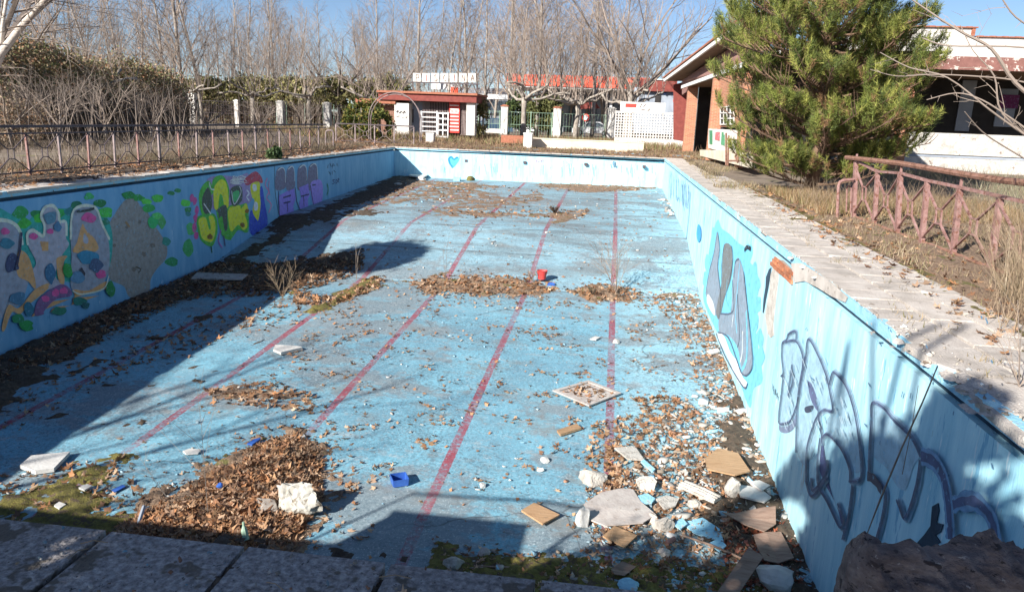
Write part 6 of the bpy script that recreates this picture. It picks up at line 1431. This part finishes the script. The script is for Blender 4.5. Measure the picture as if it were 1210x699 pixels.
p = onf(291, 637, .14); tag(MB().tube([p, p+Vector((-.03, .02, .10)), p+Vector((-.035, .025, .15)), p+Vector((-.04, .03, .19))], [.035, .035, .014, .014], 8).build('glass_bottle', 'greenpost', loc=tuple(p)), 'small grey-green bottle neck sticking out of the near leaf pile', 'bottle')
a, b = onf(806, 632, .06), onf(876, 659, .04); tag(MB().tube([a, a.lerp(b, .5)+Vector((0, 0, .02)), b], .013, 6).build('stick', 'oldply', loc=tuple(a)), 'long thin brown stick across the shaded rubble', 'stick')
a, b = onf(788, 641, .05), onf(797, 636, .06); tag(MB().tube([a, b], .03, 8).build('tin_can', 'pinkpaint', loc=tuple(a)), 'small crushed can with a pink end in the rubble', 'can')
a, b = onf(560, 668, .03), onf(640, 671, .03); tag(MB().tube([a, a.lerp(b, .5), b], .009, 5).build('stick', 'oldply', loc=tuple(a)), 'thin stick lying in the mossy strip by the near wall', 'stick')

gpatch('joint_moss', [(-1.30, 1.6), (-1.22, 1.6), (-1.22, 2.25), (-1.31, 2.25)], 'soil', .02, 41., 'moss in a joint of the near coping', res=.012, edge=.03, ns=9, base=.45)
gpatch('joint_moss', [(-.78, 1.9), (-.70, 1.9), (-.69, 2.25), (-.77, 2.25)], 'soil', .02, 42., 'moss in another joint of the near coping', res=.012, edge=.03, ns=9, base=.3)
x, y = sampin([(-2.3, 1.9), (1, 2.0), (1, 2.34), (-2.3, 2.34)], 160)
tag(scatter('coping_grit', x, y, np.full(len(x), .004), nr.uniform(.003, .010, len(x)), CHIP, CHIPF, CCOL*.6, .3, .4, 'hard', .25), 'small grit on the near coping', 'grit')
for k_ in range(9):
    a_ = Vector((rnd.uniform(-2, .6), rnd.uniform(2.0, 2.3), .01)); d_ = Vector((rnd.gauss(0, 1), rnd.gauss(0, .5), 0)).normalized()*rnd.uniform(.05, .14)
    MB().tube([a_, a_+d_*.5+Vector((0, 0, .012)), a_+d_], .0022, 4).build('twig_scrap', 'drystem', parent=deckN)
# ================================================================ bare saplings in the pool
def sapling(lb, base, n, H, r, spread, lev=2, nb=(4, 3), matl='twig', wob=.05, fl=True):
    p = Vector(base); t = thing('bare_sapling', lb, 'sapling', tuple(p)); m = MB()
    for k in range(n):
        a = rnd.uniform(0, 6.28); grow(m, p+Vector((rnd.gauss(0, .004), rnd.gauss(0, .004), 0)), (math.cos(a)*spread, math.sin(a)*spread, 1), H*rnd.uniform(.7, 1.1), r, lev, list(nb), .45, .03, wob, 4)
    m.build('stems', matl, parent=t); return t
sapling('bare fan-shaped sapling growing from the round litter mound', onf(728, 345, .05), 9, 1.15, .009, .45, 2, (5, 3))
sapling('bare many-stemmed shrub in the shade near the left wall', onf(334, 352, .05), 9, .8, .006, .5, 2, (4, 2), 'drystem')
sapling('single thin upright stem at the left end of the mid mound', onf(527, 330, .05), 2, 1.0, .006, .12, 1, (3,))
sapling('single thin upright stem on the mossy mound at the shadow edge', onf(421, 330, .05), 2, .9, .006, .12, 1, (3,))
sapling('tall thin bare sapling growing out of the near leaf pile', onf(246, 605, .1), 1, 1.6, .0045, .05, 1, (9,), 'bark', .03)
sapling('low bare twiggy shoot at the left of the near leaf pile', onf(200, 590, .05), 3, .7, .003, .8, 1, (3,), 'bark')
sapling('low dark weed clump on the round litter mound', onf(700, 348, .06), 26, .2, .006, .7, 1, (3,), 'soil')
sapling('tiny dry weed tuft beside the red bucket', onf(628, 332, .06), 14, .28, .006, .5, 1, (3,), 'twig')
sapling('low weed tuft on the far floor joint', onf(655, 252, .02), 40, .28, .012, .7, 1, (3,), 'soil')

# ================================================================ right foreground shrub
SY = 8.
t = thing('thorny_shrub', 'bare thorny shrub with pale arching branches at the right edge', 'shrub', tuple(onz(1240, 400))); m = MB()
def arc(pts, r0, r1, Y0=8., Y1=8.):
    P = [ony(x, y, Y0+(Y1-Y0)*i/(len(pts)-1)) for i, (x, y) in enumerate(pts)]
    Q = []
    for i in range(len(P)-1):
        for s in range(4):
            u = s/4; a, b, c, d = P[max(i-1, 0)], P[i], P[i+1], P[min(i+2, len(P)-1)]
            Q.append(.5*((2*b)+(c-a)*u+(2*a-5*b+4*c-d)*u*u+(3*b-3*c+d-a)*u**3))
    Q.append(P[-1]); n = len(Q); m.tube(Q, [r0+(r1-r0)*i/(n-1) for i in range(n)], 5)
    for i in range(2, n-1):
        if rnd.random() < .6:
            d = Vector((rnd.gauss(0, 1), rnd.gauss(0, 1), rnd.gauss(.3, 1))).normalized(); L = rnd.uniform(.03, .08); m.tube([Q[i], Q[i]+d*L], [r1*.6+.001, .001], 3)
    for i in range(3, n-1, 3):
        if rnd.random() < .4: grow(m, Q[i], (rnd.uniform(-.8, .1), rnd.gauss(0, .4), rnd.uniform(-.1, .9)), rnd.uniform(.15, .4), .004, 1, [2], .5, .02, .12, 3)
arc([(1240, 130), (1200, 98), (1172, 58), (1140, 40), (1115, 25), (1078, 0)], .022, .007)
arc([(1260, 190), (1205, 155), (1170, 130), (1120, 92), (1075, 80), (1040, 62)], .013, .004)
arc([(1260, 110), (1200, 95), (1150, 90), (1100, 88), (1060, 90), (1028, 82)], .010, .003)
arc([(1250, 60), (1190, 55), (1120, 54), (1090, 45)], .010, .006)
arc([(1240, 180), (1185, 135), (1175, 90), (1150, 60), (1135, 30)], .010, .004)
arc([(1230, 165), (1195, 140), (1160, 118), (1130, 110), (1095, 118)], .012, .004)
arc([(1230, 40), (1200, 20), (1185, 0)], .009, .007)
arc([(1250, 210), (1190, 175), (1160, 155), (1140, 132)], .010, .004, 8, 7.6)
arc([(1270, 420), (1235, 260), (1240, 130), (1280, 40)], .03, .02)
arc([(1270, 420), (1240, 300), (1260, 190), (1300, 120)], .03, .02)
m.build('branches', 'twig', parent=t)
def gsh():
    Y = rnd.uniform(6.4, 10.0); p = ony(1212-rnd.random()**2*45, 300, Y); return p.x+rnd.uniform(0, .6), Y, 0
tag(stems('dry_twig_tangle', 420, gsh, 1.1, .0028, matl='drystem', lean=.5), 'pale tangle of dry twigs covering the far end of the right railing', 'undergrowth')
tag(stems('dry_twig_tangle', 420, lambda: (lambda Y: (5.1+rnd.random()*3.5, Y, 0))(rnd.uniform(8.5, 14.5)), .6, .003, matl='drystem', lean=.7), 'dry twigs behind the right railing', 'undergrowth')
# thin stems rising past the lens on the right
t = thing('bare_sapling', 'long thin dark red stem leaning across the near right wall', 'sapling', (1.9, 2.5, 0)); m = MB()
m.tube([(1.35, 3.9, -1.5)]+[tuple(onx(x, y, 2.1)) for x, y in ((1015, 655), (1040, 590), (1065, 530), (1090, 475), (1108, 432))], [.008, .008, .007, .006, .005, .004], 4); m.tube([tuple(onx(x, y, 2.15)) for x, y in ((1066, 560), (1078, 500), (1085, 455))], [.003, .003, .002], 3); m.build('stems', 'oldply', parent=t)
sapling('small dry weed growing on the broken deck slab', (2.75, 5.05, 0), 6, .55, .004, .6, 1, (3,), 'twig')

# ================================================================ near edge: rock lump, broken coping, starting block, unseen trees and shade casters behind
M['rock'] = mat('weathered_brown_stone', [(.07, .05, .045), (.17, .125, .11), (.28, .22, .19)], 9, .95, 1., 30, (1, 1, 2.2), spots=[((.06, .04, .035), 6, .60), ((.36, .30, .26), 26, .64), ((.05, .035, .03), 22, .62)])
import bmesh
def rock():
    top = [(998, 672), (1004, 650), (1010, 641), (1030, 636), (1058, 641), (1076, 637), (1092, 646), (1130, 645), (1158, 650), (1178, 641), (1200, 650), (1240, 652), (1290, 668), (1330, 700)]
    P = [ony(x, y, 2.46) for x, y in top]; U = 110; Vn = 40; vs = []
    xs = np.linspace(P[0].x, P[-1].x, U); zt = np.interp(xs, [p.x for p in P], [p.z for p in P])
    for i, (x, z) in enumerate(zip(xs, zt)):
        e = min(1, i/9, (U-1-i)/9)**.5
        for j in range(Vn):
            a = PI*j/(Vn-1)*1.16-.25; cz, cy = math.sin(a), math.cos(a)
            q = Vector((x*5, cy*1.2+2, z*3+cz*1.2)); n1 = noise.noise(q); n2 = noise.noise(Vector((x*6, cy*1.5, cz*5+7))); n3 = noise.noise(q*4.1); n4 = noise.noise(q*10)
            r = 1+(.20*n1+.17*n2+.13*n3+.06*n4)*(1 if cz < .93 else .35)
            vs.append((x+.015*n2, 2.44-cy*.20*r*(.35+.65*e), -.05+(z+.05)*max(-.2, cz)*r*(.5+.5*e)))
    fs = [(i*Vn+j, i*Vn+j+1, (i+1)*Vn+j+1, (i+1)*Vn+j) for i in range(U-1) for j in range(Vn-1)]
    m = MB(); m.add(vs, fs); m.add([vs[k] for k in range(Vn)], [tuple(range(Vn))]); m.add([vs[k] for k in range((U-1)*Vn, U*Vn)], [tuple(reversed(range(Vn)))])
    o = m.build('stone_lump', 'rock', loc=(1.3, 2.44, 0), smooth=True); return tag(o, 'dark weathered stone lump on the near coping at the lower right', 'stone')
rock()
# rubble along the broken rim
for i, (x, y, z_, s) in enumerate(((2.40, 5.6, -.05, .05), (2.42, 5.35, -.05, .04), (2.43, 5.05, -.05, .06), (2.44, 4.7, -.05, .05), (2.42, 4.4, -.05, .06), (2.37, 6.1, -.03, .05), (2.40, 4.1, -.02, .08), (2.36, 9.9, -.03, .045), (2.38, 9.3, -.03, .05), (2.37, 8.7, -.04, .04))):
    lump('broken_stone', (x, y, z_), (s, s*1.4, s*.45), 'concrete', i+.5, .5, 3, parent=wR)
# starting block left of the frame, its shadow falls on the near floor
t = thing('starting_block', 'concrete starting block on the near coping left of the view', 'starting block', (-5.4, 2.1, 0))
MB().prism([(-6.2, 1.75, 0), (-6.2, 2.35, 0), (-6.2, 2.42, .42), (-6.2, 1.75, .36)], (1.55, 0, 0)).build('body', 'whiterender', parent=t); MB().prism([(-6.24, 1.72, .365), (-6.24, 2.45, .425), (-6.24, 2.45, .465), (-6.24, 1.72, .405)], (1.63, 0, 0)).build('top_plate', 'concrete', parent=t)
m = MB(); m.tube([(-6.6, 2.2, 0), (-6.6, 2.2, .9), (-5.0, 2.25, .95), (-4.2, 2.2, .9), (-4.2, 2.2, 0)], .022, 6); m.build('handle', 'darkmetal', parent=t)
DK = np.array([(.07, .09, .03), (.10, .12, .04)])
leafmass('shade_tree', 'unseen leafy tree added behind the viewer to shade the near edge', 'tree', [(-2.55, -1.5, .62, 2.2, 3.95), (-3.5, -1.6, .8, 1.6, 4.0), (-4.6, -1.5, .75, 2.7, 4.05), (-5.2, -1.7, .5, 3.0, 3.9), (-2.3, -1.5, .3, 3.3, 4.25), (-1.55, -1.5, .6, 2.15, 3.0)], 34000, .085, DK)  # unseen crown, shaped so its shadow falls on near coping and right wall
leafmass('shade_shrub', 'unseen leafy shrub row added behind the viewer to shade the near coping', 'shrub', [(-4.6, -1.2, .6, 1.5, 2.5), (-5.6, -1.5, .8, 1.2, 2.9), (-6.7, -1.4, .7, 1.0, 2.6), (-7.8, -1.4, .7, .8, 2.7)], 7500, .085, DK)  # unseen shrubs added for the shade they throw on the near coping
m = MB()
for x, dx in ((-2.9, .1), (-3.35, .35), (-3.9, -.1), (-4.3, .3), (-3.1, -.5)): m.tube([(x, -1.5, 2.5), (x+dx*.5, -1.5, 4.2), (x+dx, -1.5, 5.3)], .028, 5)
tag(m.build('shadow_branches', 'bark', loc=(-3.5, -1.5, 2.5)), 'unseen bare branches added behind the viewer to cast thin shadow lines', 'branches')  # unseen stems, added for the shadow lines on the right wall

leafmass('shade_tree', 'dense evergreen left of the view whose shadow reaches mid pool', 'tree', [(-14.3, 9.2, .95, 3.7, 5.5), (-13.6, 9.8, .7, 3.4, 4.9), (-14.9, 8.6, .7, 3.4, 4.8)], 12000, .10, DK)
put('s0', 'bare_tree', 'bare tree standing behind the viewer to the left, outside the view', 'tree', (-15.2, -3.0, 0), 1.0, .72)
patch_ = gpatch('rim_rubble', [(XR+.01, 3.8), (2.62, 3.9), (2.60, 4.9), (2.56, 6.2), (XR+.03, 6.3)], 'concrete', .03, 31., 'crumbled concrete along the broken pool rim', res=.02, base=.1, ns=6, edge=.1)
n_ = 110; x = nr.uniform(XR, 2.62, n_); y = nr.uniform(3.8, 6.5, n_)
tag(scatter('rim_rubble', x, y, np.full(n_, -.005), nr.uniform(.005, .02, n_), CHIP, CHIPF, np.array([(.5, .46, .4), (.4, .36, .31), (.32, .27, .22), (.55, .62, .65)]), .4, .6, 'hard', .25), 'small broken concrete bits on the crumbled rim', 'rubble')
n_ = 420; y = nr.uniform(6.3, 30, n_); x = XR+np.abs(nr.normal(0.0, .05, n_))
tag(scatter('rim_rubble', x, y, np.full(n_, -.002), nr.uniform(.004, .013, n_), CHIP, CHIPF, np.array([(.5, .46, .4), (.4, .36, .31), (.25, .2, .16), (.45, .62, .7)]), .4, .5, 'hard', .25), 'chipped paint and concrete crumbs along the right pool rim', 'rubble')
